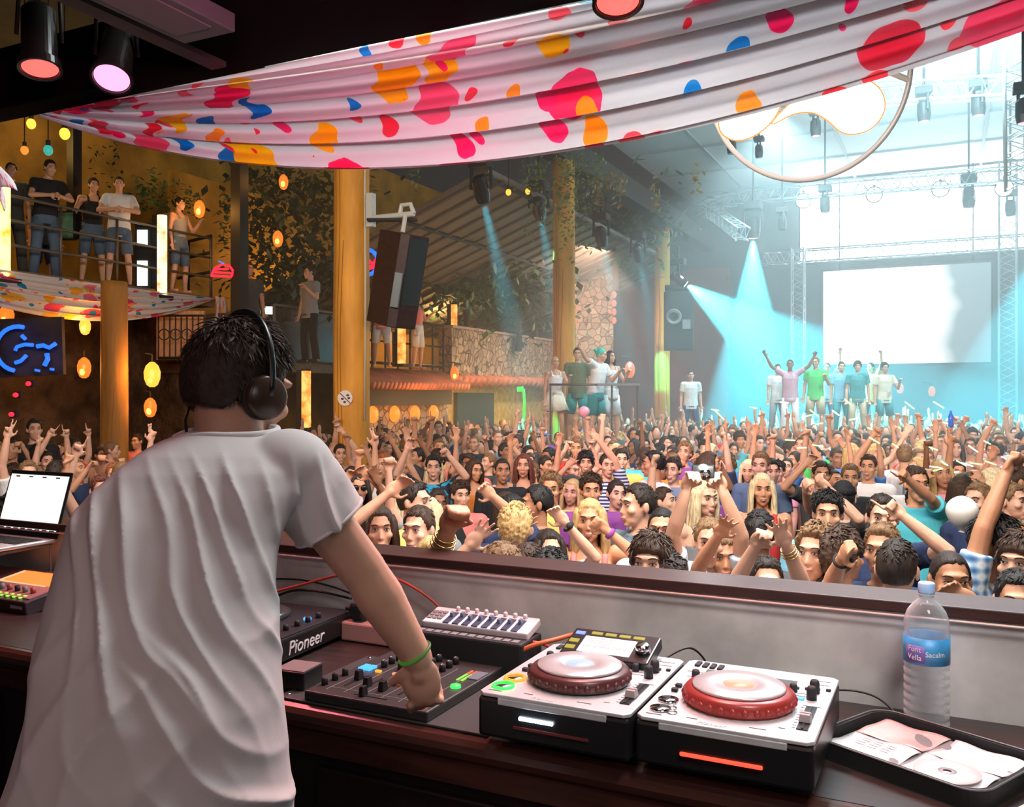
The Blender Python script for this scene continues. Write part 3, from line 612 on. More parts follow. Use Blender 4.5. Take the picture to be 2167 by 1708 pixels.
# ------------------------------------------------------------------ pillars
wood = mat('log_wood', (.74, .32, .035), .6, var=.30, vs=2.5, stretch=(2, 2, .35), bump=.35, bs=6, bd=.03)
ncr = wood.node_tree; 
def pillar(label, x, y, r, h):
    t = thing('wooden_pillar', label, 'pillar', (x, y, 0)); t['kind'] = 'thing'; rng = random.Random(int(y * 10)); rings = []
    for i in range(40):
        z = h * i / 39; ring = []
        for k in range(36):
            a = 2 * math.pi * k / 36; rr = r * (1 + .035 * mnoise.noise(V((math.cos(a) * 1.5, math.sin(a) * 1.5, z * .5 + y))) + .02 * mnoise.noise(V((math.cos(a) * 4, math.sin(a) * 4, z * .25)))) * (1.03 - .06 * z / h)
            ring.append((rr * math.cos(a), rr * math.sin(a), z))
        rings.append(ring)
    MB().loft(rings).build('trunk', wood, t, smooth=True)
    ck = MB()
    for q in range(4):
        a0 = rng.uniform(-2.6, -.6); pts = [(r * 1.015 * math.cos(a0 + .12 * math.sin(i * .9 + q)), r * 1.015 * math.sin(a0 + .12 * math.sin(i * .9 + q)), h * (.05 + .08 * q + .07 * i)) for i in range(9)]
        ck.tube(pts, .006, 4)
    ck.build('cracks', mat('crack_brown', (.30, .13, .02), .8), t)
    return t
p1 = pillar('thick orange log pillar nearest the booth, with a round no-photo sticker', -6.89, 9.44, .225, 7)
p2 = pillar('orange log pillar behind the dancing woman on the podium', -6.94, 16.6, .225, 7)
p3 = pillar('hazy log pillar beside the hanging black loudspeaker array', -7.2, 24.3, .215, 7)
wood = mat('dark_log', (.42, .18, .03), .7, var=.3, vs=2.5, stretch=(2, 2, .35), bump=.35, bs=6, bd=.03)  # same log wood in a darker tone for the thin post
p4 = pillar('thin log post below the left balcony beside the glowing lamp', -11.1, 9.35, .19, 4.0)
# round sticker on pillar
sd_ = (CAM - V((-6.89, 9.44, CZ))).normalized(); yaw = math.atan2(sd_.y, sd_.x)
sk = thing('round_sticker', 'round white prohibition sticker on the nearest log pillar', 'sticker', V((-6.89, 9.44, 2.285)) + V((math.cos(yaw - .35), math.sin(yaw - .35), 0)) * .236, rot=(math.pi / 2, 0, yaw + math.pi / 2 - .35))
MB().lathe([(.098, 0), (.098, .004), (0, .004)], n=36).build('disc', mat('sticker_white', (.85, .78, .72), .5), sk)
g = MB()
for x, y in ((.035, .035), (-.035, -.01), (-.005, -.05), (.05, .0)): g.ell((x, y, .004), (.02, .014, .003))
g.build('pictograms', mat('sticker_dark', (.05, .05, .06), .5), sk, smooth=True)
MB().box((0, 0, .006), (.19, .012, .003), R=rotz(-.75)).build('slash', mat('sticker_slash', (.30, .08, .08), .5), sk)
# ------------------------------------------------------------------ loudspeakers
cab = mat('speaker_brown', (.035, .014, .012), .55, var=.3, vs=20)
sp = thing('loudspeaker', 'tall brown-black loudspeaker hanging tilted from the nearest pillar', 'loudspeaker', at(842, 592, 11.0))
sp.rotation_euler = (0, math.radians(13), math.radians(-14))
MB().prism([(-.27, -.17), (.18, -.23), (.27, -.16), (.27, .16), (.18, .23), (-.27, .17)], 1.13, c=(0, 0, -.565)).build('cabinet', cab, sp, bevel=.01)
MB().box((.273, 0, .12), (.01, .30, .8)).build('grille', mat('grille_dark', (.02, .03, .03), .6, bump=.5, bs=200), sp)
MB().prism([(-.05, -.04), (.05, -.04), (.05, .04), (-.05, .04)], .42, c=(.235, -.207, -.32), M=rotz(math.radians(38))).build('input_plate', mat('plate_light', (.16, .19, .20), .4, .3), sp, bevel=.008)
MB().box((.236, -.212, -.12), (.06, .06, .16), R=rotz(math.radians(38))).build('socket_cover', black_gl, sp)
br = thing('speaker_bracket', 'white steel bracket arm holding the tilted loudspeaker', 'bracket', at(785, 465, 11.35))
a_, b_ = at(785, 462, 11.3) - br.location, at(876, 452, 11.0) - br.location
m = MB(); m.box(a_ + V((0, 0, .1)), (.09, .09, .42)); m.tube([a_, (a_ + b_) / 2, b_], .035, 10); m.tube([b_ + V((0, 0, .0)), b_ + V((-.05, 0, .12)), b_ + V((-.18, 0, .12)), b_ + V((-.2, 0, .02))], .03, 8); m.build('arm', mat('bracket_white', (.62, .62, .58), .4), br, smooth=False)
MB().tube([b_ + V((-.12, 0, 0)), at(852, 492, 11) - br.location], .028, 8).build('drop_rod', mat('bracket_white', (.62, .62, .58), .4), br)
MB().box((a_ + b_) / 2 + V((0, 0, -.05)), (.62, .10, .03), R=rotz(YAW)).build('shelf', black_mt, br)
pe = thing('electric_conduit', 'thin white conduit running down the nearest pillar', 'pipe', (-6.66, 9.40, 2.0)); MB().tube([(0, 0, 0), (.01, 0, 1.5), (.0, 0, 3.0), (.02, 0, 4.6)], .014, 6).build('pipe', mat('conduit', (.6, .55, .42), .5), pe, smooth=True)
la = thing('speaker_array', 'black stacked loudspeaker hanging at the hazy far pillar', 'loudspeaker', at(1436, 680, 23.2), YAW * .6)
MB().box((0, 0, 0), (.75, .5, 1.5)).box((0, 0, .86), (.7, .5, .12)).build('cabinet', black_mt, la, bevel=.02)
MB().lathe([(.20, 0), (.2, .03), (.17, .03), (.12, .0), (0, -.01)], (-.12, -.25, .1), M=basis((0, -1, 0)), n=24).build('horn', grey_pl, la, smooth=True); MB().box((.2, -.26, -.1), (.2, .03, .24)).build('badge', grey_pl, la)
# ------------------------------------------------------------------ moving heads and their beams
def mover(label, p, aimp, k=1.0, lens=None, base=None, group=None, energy=0, spot=14, col=(.06, .80, 1), top=None):
    t = thing('moving_head_light', label, 'stage light', p, 0, group); d = (V(aimp) - V(p)).normalized(); R = basis(d); x = R @ V((1, 0, 0))
    MB().box((0, 0, .42 * k), (.34 * k, .30 * k, .16 * k)).build('base', black_mt, t, bevel=.01)
    xf = V((x.x, x.y, 0)).normalized() * .17 * k
    MB().tube([x * .18 * k, xf + V((0, 0, .34 * k)), V((0, 0, .37 * k)), V((0, 0, .34 * k)) - xf, -x * .18 * k], .03 * k, 8).build('yoke', black_mt, t)
    zc = top if top else t.location.z + .5 * k + .3
    MB().tube([(0, 0, .46 * k), (0, 0, zc - t.location.z)], .025, 6).build('clamp_pole', black_mt, t)
    MB().lathe([(.08 * k, -.22 * k), (.13 * k, -.16 * k), (.14 * k, .08 * k), (.115 * k, .22 * k), (.10 * k, .22 * k), (.0, .20 * k)], M=R, n=20).build('lamp_head', black_gl, t, smooth=False)
    if lens: MB().lathe([(.098 * k, .222 * k), (0, .24 * k)], M=R, n=20).build('lens', lens, t, smooth=True)
    if energy: light('SPOT', 'beam', V(p) + d * .26 * k, aimp, energy, col, .06, spot, .25)
    return t
cy = glow('lens_cyan', (.25, .95, 1), 9); wh = glow('lens_white', (.95, 1, 1), 12); pinkl = glow('lens_dim', (1, .4, .45), 2)
G = 'cyan beam lights under the pillar beam'
for i, (px, py, Y, ax, ay, aY, e, lab) in enumerate(((1018, 400, 13.6, 1068, 620, 16, 1500, 'moving light with a cyan beam left of the hanging ivy'), (1140, 440, 16, 1178, 640, 19, 1100, 'moving light half hidden by the second log pillar'), (1272, 500, 19.5, 1330, 760, 22, 1600, 'moving light with a cyan beam above the stone tower'), (1350, 535, 22.5, 1400, 800, 25, 1200, 'moving light with a faint beam near the far pillar'))):
    mover(lab, on_s(px, py, -6.98), at(ax, ay, aY), 1.0, cy, energy=e * 5, spot=12, top=7.05)
mover('moving light throwing the wide cyan cone, left of the bright upper screen', at(1594, 480, 22.5), at(1590, 880, 23.5), 1.25, wh, energy=75000, spot=33, top=9.045)
mover('moving light beaming sideways from the top of the speaker array', at(1436, 590, 22.4), at(1790, 845, 22.0), 1.0, wh, energy=60000, spot=40)
mover('moving light sending a cyan cone in from beyond the right truss tower', at(2290, 380, 22), at(2150, 860, 20), 1.2, wh, energy=30000, spot=30, top=9.045)
for px, py, Y, k, lab in ((1746, 432, 21.5, 1.3, 'dark box light below the curved truss at the upper screen corner'), (2050, 418, 20.5, 1.5, 'dark box light on the curved truss left of the truss tower'), (2138, 440, 20.5, 1.2, 'moving light hanging beside the top of the right truss tower'), (1655, 472, 22, 1.1, 'small moving light just left of the bright upper screen'),
                          (1955, 235, 15, 1.15, 'moving light on the high truss right of the ring sign'), (2070, 222, 14.5, 1.15, 'moving light on the high truss, second right of the ring sign'), (1726, 270, 16, 1.0, 'moving light seen through the ring sign below the white swoosh'), (1606, 320, 19, .9, 'small dark lamp seen through the lower left of the ring'), (1548, 310, 18, 1.0, 'small dark lamp behind the left rim of the ring'), (2166, 235, 11, 1.0, 'moving light cut by the right edge of the view')):
    mover(lab, at(px, py, Y), at(px + 8, py + 300, Y), k * .68, pinkl if py < 300 else None, top=9.045)
# ------------------------------------------------------------------ trusses
steel = mat('truss_steel', (.55, .60, .62), .35, .7)
def truss(label, pts, w=.28, r=.024, n=None, name='lighting_truss'):
    pts = [V(p) for p in pts]; c = sum(pts, V((0, 0, 0))) / len(pts); t = thing(name, label, 'truss', c); ch = MB(); lc = MB(); rails = [[], [], [], []]
    for i, p in enumerate(pts):
        d = (pts[min(i + 1, len(pts) - 1)] - pts[max(i - 1, 0)]).normalized(); a = V((0, 0, 1)) if abs(d.z) < .9 else V((0, 1, 0)); x = d.cross(a).normalized(); y = x.cross(d)
        for k, (sx, sy) in enumerate(((-1, -1), (1, -1), (1, 1), (-1, 1))): rails[k].append(p - c + (x * sx + y * sy) * w / 2)
    for q in rails: ch.tube(q, r, 6)
    ch.build('chords', steel, t, smooth=True)
    for k in range(4):
        a, b = rails[k], rails[(k + 1) % 4]
        for i in range(len(pts) - 1):
            m_ = max(1, int((a[i + 1] - a[i]).length / w))
            for j in range(m_): lc.tube([a[i].lerp(a[i + 1], j / m_), b[i].lerp(b[i + 1], (j + .5) / m_), a[i].lerp(a[i + 1], (j + 1) / m_)], r * .5, 4)
    lc.build('lacing', steel, t); return t
truss('curved truss sweeping above the bright upper screen', [at(1480, 446, 24.5), at(1520, 428, 24), at(1580, 416, 23.2), at(1660, 409, 22.4), at(1780, 398, 21.6), at(1900, 388, 21), at(2040, 378, 20.5), at(2240, 365, 20)], .32)
truss('short sloping truss at the left end of the curved truss', [at(1500, 446, 24), at(1572, 496, 21.6)], .3)
truss('level truss between the two bright screens', [(-5.1, 27.6, 6.45), (5.2, 27.6, 6.45)], .36)
truss('upright truss tower right of the lower screen', [(1.35, 26.6, 0), (1.35, 26.6, 8.4)], .40, name='truss_tower')
truss('upright truss tower left of the lower screen', [(-3.95, 27.0, 0), (-3.95, 27.0, 6.6)], .34, name='truss_tower')
truss('high truss carrying lights right of the ring sign', [at(1620, 215, 17), at(2190, 180, 14)], .3)
truss('tall upright truss at the right edge of the view', [at(2150, 400, 13), at(2145, 20, 13)], .26, name='truss_tower')
# ------------------------------------------------------------------ screens
def led(name, label, c, sz, m):
    t = thing(name, label, 'screen', c); MB().box((0, .08, 0), (sz[0] + .12, .14, sz[1] + .12)).build('frame', black_mt, t, bevel=.01); MB().box((0, -.004, 0), (sz[0], .02, sz[1])).build('panel', m, t)
    for s in (-1, 1): MB().tube([(s * sz[0] * .4, .08, sz[1] / 2), (s * sz[0] * .4, .08, 9.04 - c[2])], .02, 6).build('hanger', black_mt, t)
    return t
scm = bpy.data.materials.new('screen_shaded'); scm.use_nodes = True; nt = scm.node_tree; N, Lk = nt.nodes, nt.links; b = N['Principled BSDF']; b.inputs['Base Color'].default_value = (.05, .05, .05, 1)
tc = N.new('ShaderNodeTexCoord'); mp = N.new('ShaderNodeMapping'); Lk.new(tc.outputs['Generated'], mp.inputs[0]); ns = N.new('ShaderNodeTexNoise'); ns.inputs['Scale'].default_value = 2.6; Lk.new(mp.outputs[0], ns.inputs[0])
sx = N.new('ShaderNodeSeparateXYZ'); Lk.new(mp.outputs[0], sx.inputs[0]); ad = N.new('ShaderNodeMath'); ad.operation = 'MULTIPLY_ADD'; ad.inputs[1].default_value = .22; Lk.new(ns.outputs[0], ad.inputs[0]); Lk.new(sx.outputs[0], ad.inputs[2])
rp = N.new('ShaderNodeValToRGB'); rp.color_ramp.elements[0].position = .74; rp.color_ramp.elements[0].color = (1, 1, 1, 1); rp.color_ramp.elements[1].position = .92; rp.color_ramp.elements[1].color = (.12, .17, .19, 1); Lk.new(ad.outputs[0], rp.inputs[0])  # grey right part: shadow on the screen put into its emission colour
Lk.new(rp.outputs[0], b.inputs['Emission Color']); b.inputs['Emission Strength'].default_value = 2.6
led('video_screen', 'lower white video screen behind the guests on the podium', (-1.22, 29.0, 4.72), (4.55, 2.85), scm)
led('video_screen', 'glaring white upper screen above the level truss', (.0, 29.2, 7.72), (8.4, 2.5), glow('screen_white', (.95, 1, 1), 7, sample=True))  # panel enlarged so its white takes in the surrounding glare
# blinders along the curved truss
for i, (px, py, Y) in enumerate(((1700, 425, 23), (2125, 398, 20.3), (1990, 400, 21), (1850, 412, 21.8))):
    t = thing('blinder_light', ('round blinder lamp at the left corner of the upper screen', 'round blinder lamp on the truss at the tower top', 'round blinder lamp between the two dark box lights, right', 'round blinder lamp between the two dark box lights, left')[i], 'stage light', at(px, py, Y)); R = basis(CAM - t.location)
    MB().lathe([(.14, -.12), (.20, 0), (.17, 0)], M=R, n=24).build('housing', black_mt, t); MB().tube([(0, 0, .1), at(px, (405, 372, 381, 393)[i], (22.1, 20.3, 20.6, 21.3)[i]) - t.location], .03, 6).build('bracket', black_mt, t); MB().lathe([(.17, 0), (0, .03)], M=R, n=24).build('lens', glow('blinder', (1, 1, .98), 26), t, smooth=True)
# ------------------------------------------------------------------ ring sign
sg = thing('ring_sign', 'big grey hanging ring with two glowing white swoosh shapes', 'sign', at(1714, 165, 9)); R = basis(CAM - sg.location); ex = V((RT.x, RT.y, 0)); ez = R @ V((0, 0, 1)); ey = ez.cross(ex).normalized() if ez.cross(ex).z > 0 else -ez.cross(ex).normalized()
Q = Matrix((ex, ey, ez)).transposed(); S_ = 9 / 1900
MB().torus((0, 0, 0), 1.0, .028, Q, 80, 10).build('ring', mat('ring_grey', (.55, .55, .55), .35, .2), sg, smooth=True)
cp = lambda L_: [((1420 + x / 2.901 - 1714) * S_, -(y / 2.901 - 165) * S_) for x, y in L_]
sh1 = cp([(325, 620), (318, 720), (335, 790), (390, 832), (460, 842), (540, 815), (610, 765), (660, 700), (690, 620), (700, 520), (660, 440), (560, 410), (440, 440), (360, 520)])
sh2 = cp([(650, 745), (720, 660), (800, 580), (900, 510), (1000, 470), (1100, 462), (1200, 490), (1290, 550), (1330, 640), (1310, 720), (1250, 780), (1160, 805), (1080, 790), (1000, 730), (930, 690), (870, 675), (800, 680), (740, 700)])
def smooth_poly(P, k=5):
    o = []; n = len(P)
    for i in range(n):
        p0, p1, p2, p3 = [V((*P[(i + j) % n], 0)) for j in (-1, 0, 1, 2)]
        for q in range(k): t = q / k; o.append(.5 * ((2 * p1) + (p2 - p0) * t + (2 * p0 - 5 * p1 + 4 * p2 - p3) * t * t + (3 * p1 - p0 - 3 * p2 + p3) * t ** 3))
    return o
for P_ in (sh1, sh2):
    sp_ = smooth_poly(P_); MB().prism([(p.x, p.y) for p in sp_], .05, M=Q).build('glowing_shape', glow('sign_white', (1, .99, .96), 6), sg)
    MB().tube([Q @ (p + V((0, 0, .03))) for p in sp_], .016, 6, closed=True).build('neon_edge', glow('sign_orange', (1, .28, .04), 1.5), sg, smooth=True)
for a_, b_ in (((-1, -.05, 0), (-.86, -.02, 0)), ((1.0, -.02, 0), (.80, .05, 0))): MB().tube([Q @ V(a_), Q @ V(b_)], .03, 6).build('clamp', mat('clamp', (.7, .68, .62), .4), sg)
MB().tube([Q @ V((-.5, .86, 0)), V((-.4, 0, 5.0 - 2.8 + 1.0))], .008, 5).tube([Q @ V((.5, .86, 0)), V((.4, .2, 3.2))], .008, 5).build('cables', grey_pl, sg)
# ceiling fan, ceiling lamp
cf = thing('ceiling_fan', 'white ceiling fan below the tent roof right of the ring', 'fan', at(1985, 140, 15))
MB().lathe([(.10, -.1), (.14, 0), (.06, .1), (.03, .15), (.03, 3)], n=18).build('motor', white_pl, cf, smooth=True)
for k in range(4): a = k * math.pi / 2 + .4; MB().box((math.cos(a) * .45, math.sin(a) * .45, -.02), (.62, .13, .015), R=rotz(a)).build('blade', white_pl, cf)
# ------------------------------------------------------------------ lit columns, lanterns, neon
amber_tube = bpy.data.materials.new('amber_tube'); amber_tube.use_nodes = True; nt = amber_tube.node_tree; N, Lk = nt.nodes, nt.links; b = N['Principled BSDF']; b.inputs['Base Color'].default_value = (.3, .1, .02, 1)
tc = N.new('ShaderNodeTexCoord'); ns = N.new('ShaderNodeTexNoise'); ns.inputs['Scale'].default_value = 7; Lk.new(tc.outputs['Object'], ns.inputs[0]); rp = N.new('ShaderNodeValToRGB'); e = rp.color_ramp.elements; e[0].position = .36; e[0].color = (1, .20, .01, 1); e[1].position = .62; e[1].color = (1, .62, .16, 1); Lk.new(ns.outputs[0], rp.inputs[0]); Lk.new(rp.outputs[0], b.inputs['Emission Color']); b.inputs['Emission Strength'].default_value = 1.5
def tube_mat(name, c0, c1, es):
    m = amber_tube.copy(); m.name = name
    for nd in m.node_tree.nodes:
        if nd.type == 'VALTORGB': nd.color_ramp.elements[0].color = (*c0, 1); nd.color_ramp.elements[1].color = (*c1, 1); nd.color_ramp.elements[0].position = .30; nd.color_ramp.elements[1].position = .52
        if nd.type == 'BSDF_PRINCIPLED': nd.inputs['Emission Strength'].default_value = es
    m.cycles.emission_sampling = 'NONE'; return m
amber_tube.cycles.emission_sampling = 'NONE'
def lit_column(label, px, y0, y1, Y, w, m=amber_tube, base=True):
    a, b = at(px, y1, Y), at(px, y0, Y); h = b.z - a.z; t = thing('lit_column', label, 'lamp', a)
    MB().lathe([(w * .5, 0), (w * .5, h)], n=16).build('tube', m, t, smooth=True)
    MB().box((-w * .75, .03, h / 2), (w * .7, w, h * 1.02), R=None).build('housing', black_mt, t)
    MB().box((0, 0, -.03), (w * 1.6, w * 1.6, .06)).build('foot', black_mt, t); MB().lathe([(w * .6, h), (w * .6, h + .03), (0, h + .04)], n=16).build('cap', black_mt, t)
lit_column('bright yellow lit column at the left end of the balcony', 4, 385, 590, 12.6, .22, tube_mat('yellow_tube', (1, .42, .02), (1, .86, .35), 1.8))
lit_column('white-hot lit column on the balcony before the woman', 343, 456, 626, 15.1, .16, tube_mat('white_tube', (1, .36, .10), (1, .85, .60), 1.5))
lit_column('amber lit column directly below the tilted loudspeaker', 850, 655, 770, 19, .18)
lit_column('amber lit column where the stone parapet starts', 961, 645, 768, 21, .15)
lit_column('amber lit column near the floor left of the nearest pillar', 648, 785, 905, 15.5, .16)
bulb_y = glow('bulb_yellow', (1, .52, .05), 1.8); bulb_o = glow('bulb_orange', (1, .24, .03), 1.4); bulb_t = glow('bulb_teal', (.05, .55, .45), .8)
for i, (px, py, Y, m, r, lab) in enumerate(((66, 262, 11, bulb_y, .055, 'yellow festoon bulb nearest the hanging cloth end'), (137, 283, 11.5, bulb_y, .065, 'yellow festoon bulb below the swag, right of the first'), (52, 318, 12, bulb_o, .05, 'orange festoon bulb beside the hanging cloth'), (102, 318, 12, bulb_t, .06, 'teal festoon bulb under the dark aisle roof'), (1076, 407, 15, bulb_y, .05, 'yellow lamp under the beam beside the cyan beam'), (1117, 405, 15.5, bulb_y, .05, 'yellow lamp under the beam beside the ivy'))):
    t = thing('festoon_bulb', lab, 'bulb', at(px, py, Y) if i < 4 else on_s(px, py, -7.05)); MB().ell((0, 0, 0), (r, r, r * 1.2)).build('bulb', m, t, smooth=True); MB().cyl((0, 0, r), (0, 0, r * 2.2), r * .5, n=10).build('socket', black_mt, t); MB().tube([(0, 0, r * 2), (0, 0, (7.66 if i < 4 else 7.01) - t.location.z)], .008, 5).build('cord', blkc, t)
def lantern(label, px, py, Y, k, m, e=0):
    p = at(px, py, Y); t = thing('wall_lantern', label, 'lamp', p); MB().lathe([(.03 * k, -.17 * k), (.07 * k, -.14 * k), (.10 * k, -.06 * k), (.105 * k, .03 * k), (.08 * k, .11 * k), (.03 * k, .16 * k), (0, .165 * k)], n=24).build('shade', m, t, smooth=True)
    MB().tube([(0, 0, .17 * k), (0, .0, .26 * k), (-.25, .1, .28 * k)], .012, 6).build('bracket', black_mt, t)
    if e: MB().ell((.03, -.05, -.06 * k), (.05 * k, .05 * k, .07 * k)).build('bulb', glow('lantern_core', (1, .66, .12), 2.2), t, smooth=True); l = light('POINT', 'lantern_glow', p + V((.25, -.25, .0)), p, e * .4, (1, .42, .08), .12)
lo = glow('lantern_orange', (1, .22, .02), 1.15); ly = glow('lantern_yellow', (1, .50, .05), 1.5)
for a_ in (('orange grotto lantern at the far left above the blue neon', 14, 668, 13.5, 1.0, lo, 12), ('yellow grotto lantern just under the balcony swag', 180, 690, 13.8, .8, ly, 26), ('tall orange grotto lantern midway down the rock wall', 178, 778, 13.6, .95, lo, 30), ('orange grotto lantern left of the thin log post, high up', 255, 718, 13.9, .9, lo, 22), ('big yellow lantern right of the thin log post', 322, 792, 13.6, 1.15, ly, 60), ('small orange lantern below the big yellow one', 318, 862, 13.8, .9, lo, 12), ('yellow lantern left of the white T-shirt wearer\'s hair', 430, 790, 14.2, .9, ly, 20),
           ('square orange lantern among the wall plants', 588, 505, 16.5, .9, lo, 16), ('orange lamp tucked below the swag left of the pillar', 600, 385, 16, .8, lo, 22), ('orange uplit lamp on the balcony wall by the woman', 422, 442, 15.5, .9, lo, 45), ('orange lamp at the right end of the stone tower base', 1333, 782, 22, 1.2, lo, 0), ('orange spot under the stone parapet', 962, 790, 19.5, .9, lo, 10)): lantern(*a_)
neon_b = glow('neon_blue', (.02, .16, 1), 1.5); neon_r = glow('neon_red', (1, .02, .05), 1.4)
def neon(label, Y, strokes, board=None):
    c = at(*strokes[0][0][0], Y); t = thing('neon_sign', label, 'neon sign', c)
    for i, (pts, r, m) in enumerate(strokes): MB().tube([at(x, y, Y) - c for x, y in pts], r, 8).build('neon_tube', m, t, smooth=True)
    if board: q = [at(x, y, Y + .18) - c for x, y in board]; MB().loft([q, [p + FW * .08 for p in q]]).build('backing_board', mat('neon_board', (.05, .03, .025), .5, var=.5, vs=3), t)
arc = lambda cx, cy, r, a0, a1, k=14, ry=None: [(cx + r * math.cos(math.radians(a0 + (a1 - a0) * i / k)), cy + (ry or r) * math.sin(math.radians(a0 + (a1 - a0) * i / k))) for i in range(k + 1)]
neon('blue neon letter sign on a dark board at the far left', 12.4, [(arc(38, 738, 47, 285, 100), .030, neon_b), ([(32, 742), (36, 734), (52, 729), (70, 730)], .026, neon_b), ([(78, 733), (92, 731), (104, 736), (118, 727)], .030, neon_b), ([(32, 768), (44, 764), (56, 752)], .028, neon_b), ([(99, 748), (101, 760), (94, 774)], .032, neon_b), ([(46, 710), (54, 718)], .028, neon_b), ([(74, 783), (84, 785)], .018, neon_b), ([(106, 781), (114, 782)], .018, neon_b)], [(-20, 676), (130, 670), (134, 792), (-20, 800)])
neon('small red neon sign beside the dark post on the ochre wall', 15.3, [([(470, 575), (506, 575)], .015, black_mt), ([(448, 582), (455, 567), (470, 560), (486, 563), (493, 573), (490, 585)], .022, neon_r), ([(446, 583), (470, 585), (490, 586)], .022, neon_r), ([(452, 576), (488, 577)], .02, neon_r), ([(456, 570), (484, 569)], .02, neon_r), ([(462, 553), (474, 557)], .012, neon_b)])
neon('round blue and red neon sign between the nearest pillar and the loudspeaker', 11.75, [([(758, 556), (800, 556)], .012, black_mt), (arc(776, 555, 24, -95, 95, 12, 27), .026, neon_b), ([(770, 562), (782, 553), (790, 560), (800, 548)], .035, neon_r), ([(772, 570), (796, 562)], .03, neon_r)])
for px, py in ((60, 812), (33, 836), (24, 877)): t = thing('red_indicator', {60: 'upper of three red dots in the dark below the blue neon', 33: 'middle, smallest red dot below the blue neon', 24: 'lowest of three red dots above the pointing hands'}[px], 'indicator light', at(px, py, 12.6)); MB().ell((0, 0, 0), (.05, .03, .035)).build('lamp', glow('dot_red', (1, .03, .06), 1.3), t, smooth=True); MB().box((0, .05, 0), (.14, .05, .1)).build('case', black_mt, t)
gt = thing('light_stick', 'bent green light tube standing in the dark doorway', 'lamp', at(1105, 890, 18.5)); q = lambda x, y: at(x, y, 18.5) - gt.location
MB().tube([q(1108, 893), q(1110, 850), q(1108, 823)], .028, 8).tube([q(1108, 823), q(1094, 824)], .05, 8).build('tube', glow('tube_green', (.08, 1, .10), 1.4), gt, smooth=True)
# ------------------------------------------------------------------ balcony furniture
iron = mat('wrought_iron', (.02, .018, .016), .5, .4); railm = mat('rail_steel', (.13, .12, .11), .4, .4)
br_ = thing('balcony_railing', 'grey steel railing along the left balcony', 'railing', (-12.0, 9.1, 4.11))
for z in (.35, .7, 1.05): MB().tube([(0, -3, z), (0, 3.1, z)], .022, 8).build('rail', railm, br_, smooth=True)
for i in range(7): MB().tube([(0, -3 + i * 1.015, 0), (0, -3 + i * 1.015, 1.05)], .022, 8).build('post', railm, br_, smooth=True)
er = thing('balcony_railing', 'dark railing across the right end of the balcony behind the woman', 'railing', (-12.0, 12.2, 4.11))
for z in (.45, .8, 1.1): MB().tube([(0, 0, z), (-1.6, .5, z)], .03, 8).build('rail', iron, er, smooth=True)
for i in range(3): MB().tube([(-.8 * i, .25 * i, 0), (-.8 * i, .25 * i, 1.1)], .022, 8).build('post', iron, er, smooth=True)
for px, Y, y0, y1, r, lab in ((157, 14.6, 240, 500, .10, 'dark steel post behind the man in black on the balcony'), (507, 15.4, 300, 700, .13, 'dark steel post right of the red neon')):
    a, b = at(px, y1, Y), at(px, y0, Y); t = thing('steel_post', lab, 'post', a); MB().box((0, 0, (b.z - a.z) / 2), (r * 1.6, r * 1.6, b.z - a.z)).build('post', iron, t); MB().box((0, 0, .0), (r * 2.4, r * 2.4, .06)).build('foot_plate', iron, t)
cb = thing('drinks_cooler', 'dark cooler cabinet with lit glass left of the white-hot column', 'cooler', at(312, 612, 15.3), YAW)
MB().box((0, 0, .55), (.30, .3, 1.1)).build('cabinet', black_mt, cb)
for z, h in ((.25, .42), (.85, .26)): MB().box((-.02, -.16, z), (.17, .02, h)).build('window', glow('cooler_light', (.75, .95, .85), 2), cb)
gb = thing('green_board', 'small green chalk board on the post beside the man in black', 'board', at(137, 478, 14.3)); MB().box((0, 0, 0), (.34, .04, .46), R=rotz(YAW)).build('frame', iron, gb); MB().box(V((0, 0, .0)) - FW * .025, (.29, .02, .41), R=rotz(YAW)).build('panel', mat('board_green', (.12, .30, .18), .6, var=.4, vs=6), gb)
lr_ = thing('iron_landing_rail', 'curled wrought-iron railing on the landing under the swag end', 'railing', at(335, 758, 15.2)); a_, b_ = V((0, 0, 0)), at(432, 758, 15.2) - lr_.location; H_ = .72
MB().tube([a_ + V((0, 0, H_)), b_ + V((0, 0, H_))], .022, 6).tube([a_, b_], .03, 6).build('rail', iron, lr_)
for i in range(9):
    c = a_.lerp(b_, i / 8); MB().tube([c, c + V((0, 0, H_))], .013, 6).build('bar', iron, lr_)
for i in range(4):
    c = a_.lerp(b_, (i + .5) / 4) + V((0, 0, .4)); MB().torus(c, .09, .010, rotz(YAW) @ rotx(math.pi / 2), 18, 5).build('scroll', iron, lr_, smooth=True)
lw = thing('plank_panel', 'tan plank panel behind the wrought-iron landing railing', 'panel', at(383, 710, 15.6), YAW); MB().box((0, 0, 0), (.82, .08, .85)).build('planks', mat('tan_planks', (.62, .36, .22), .7, var=.3, vs=9, stretch=(6, 1, .6)), lw)
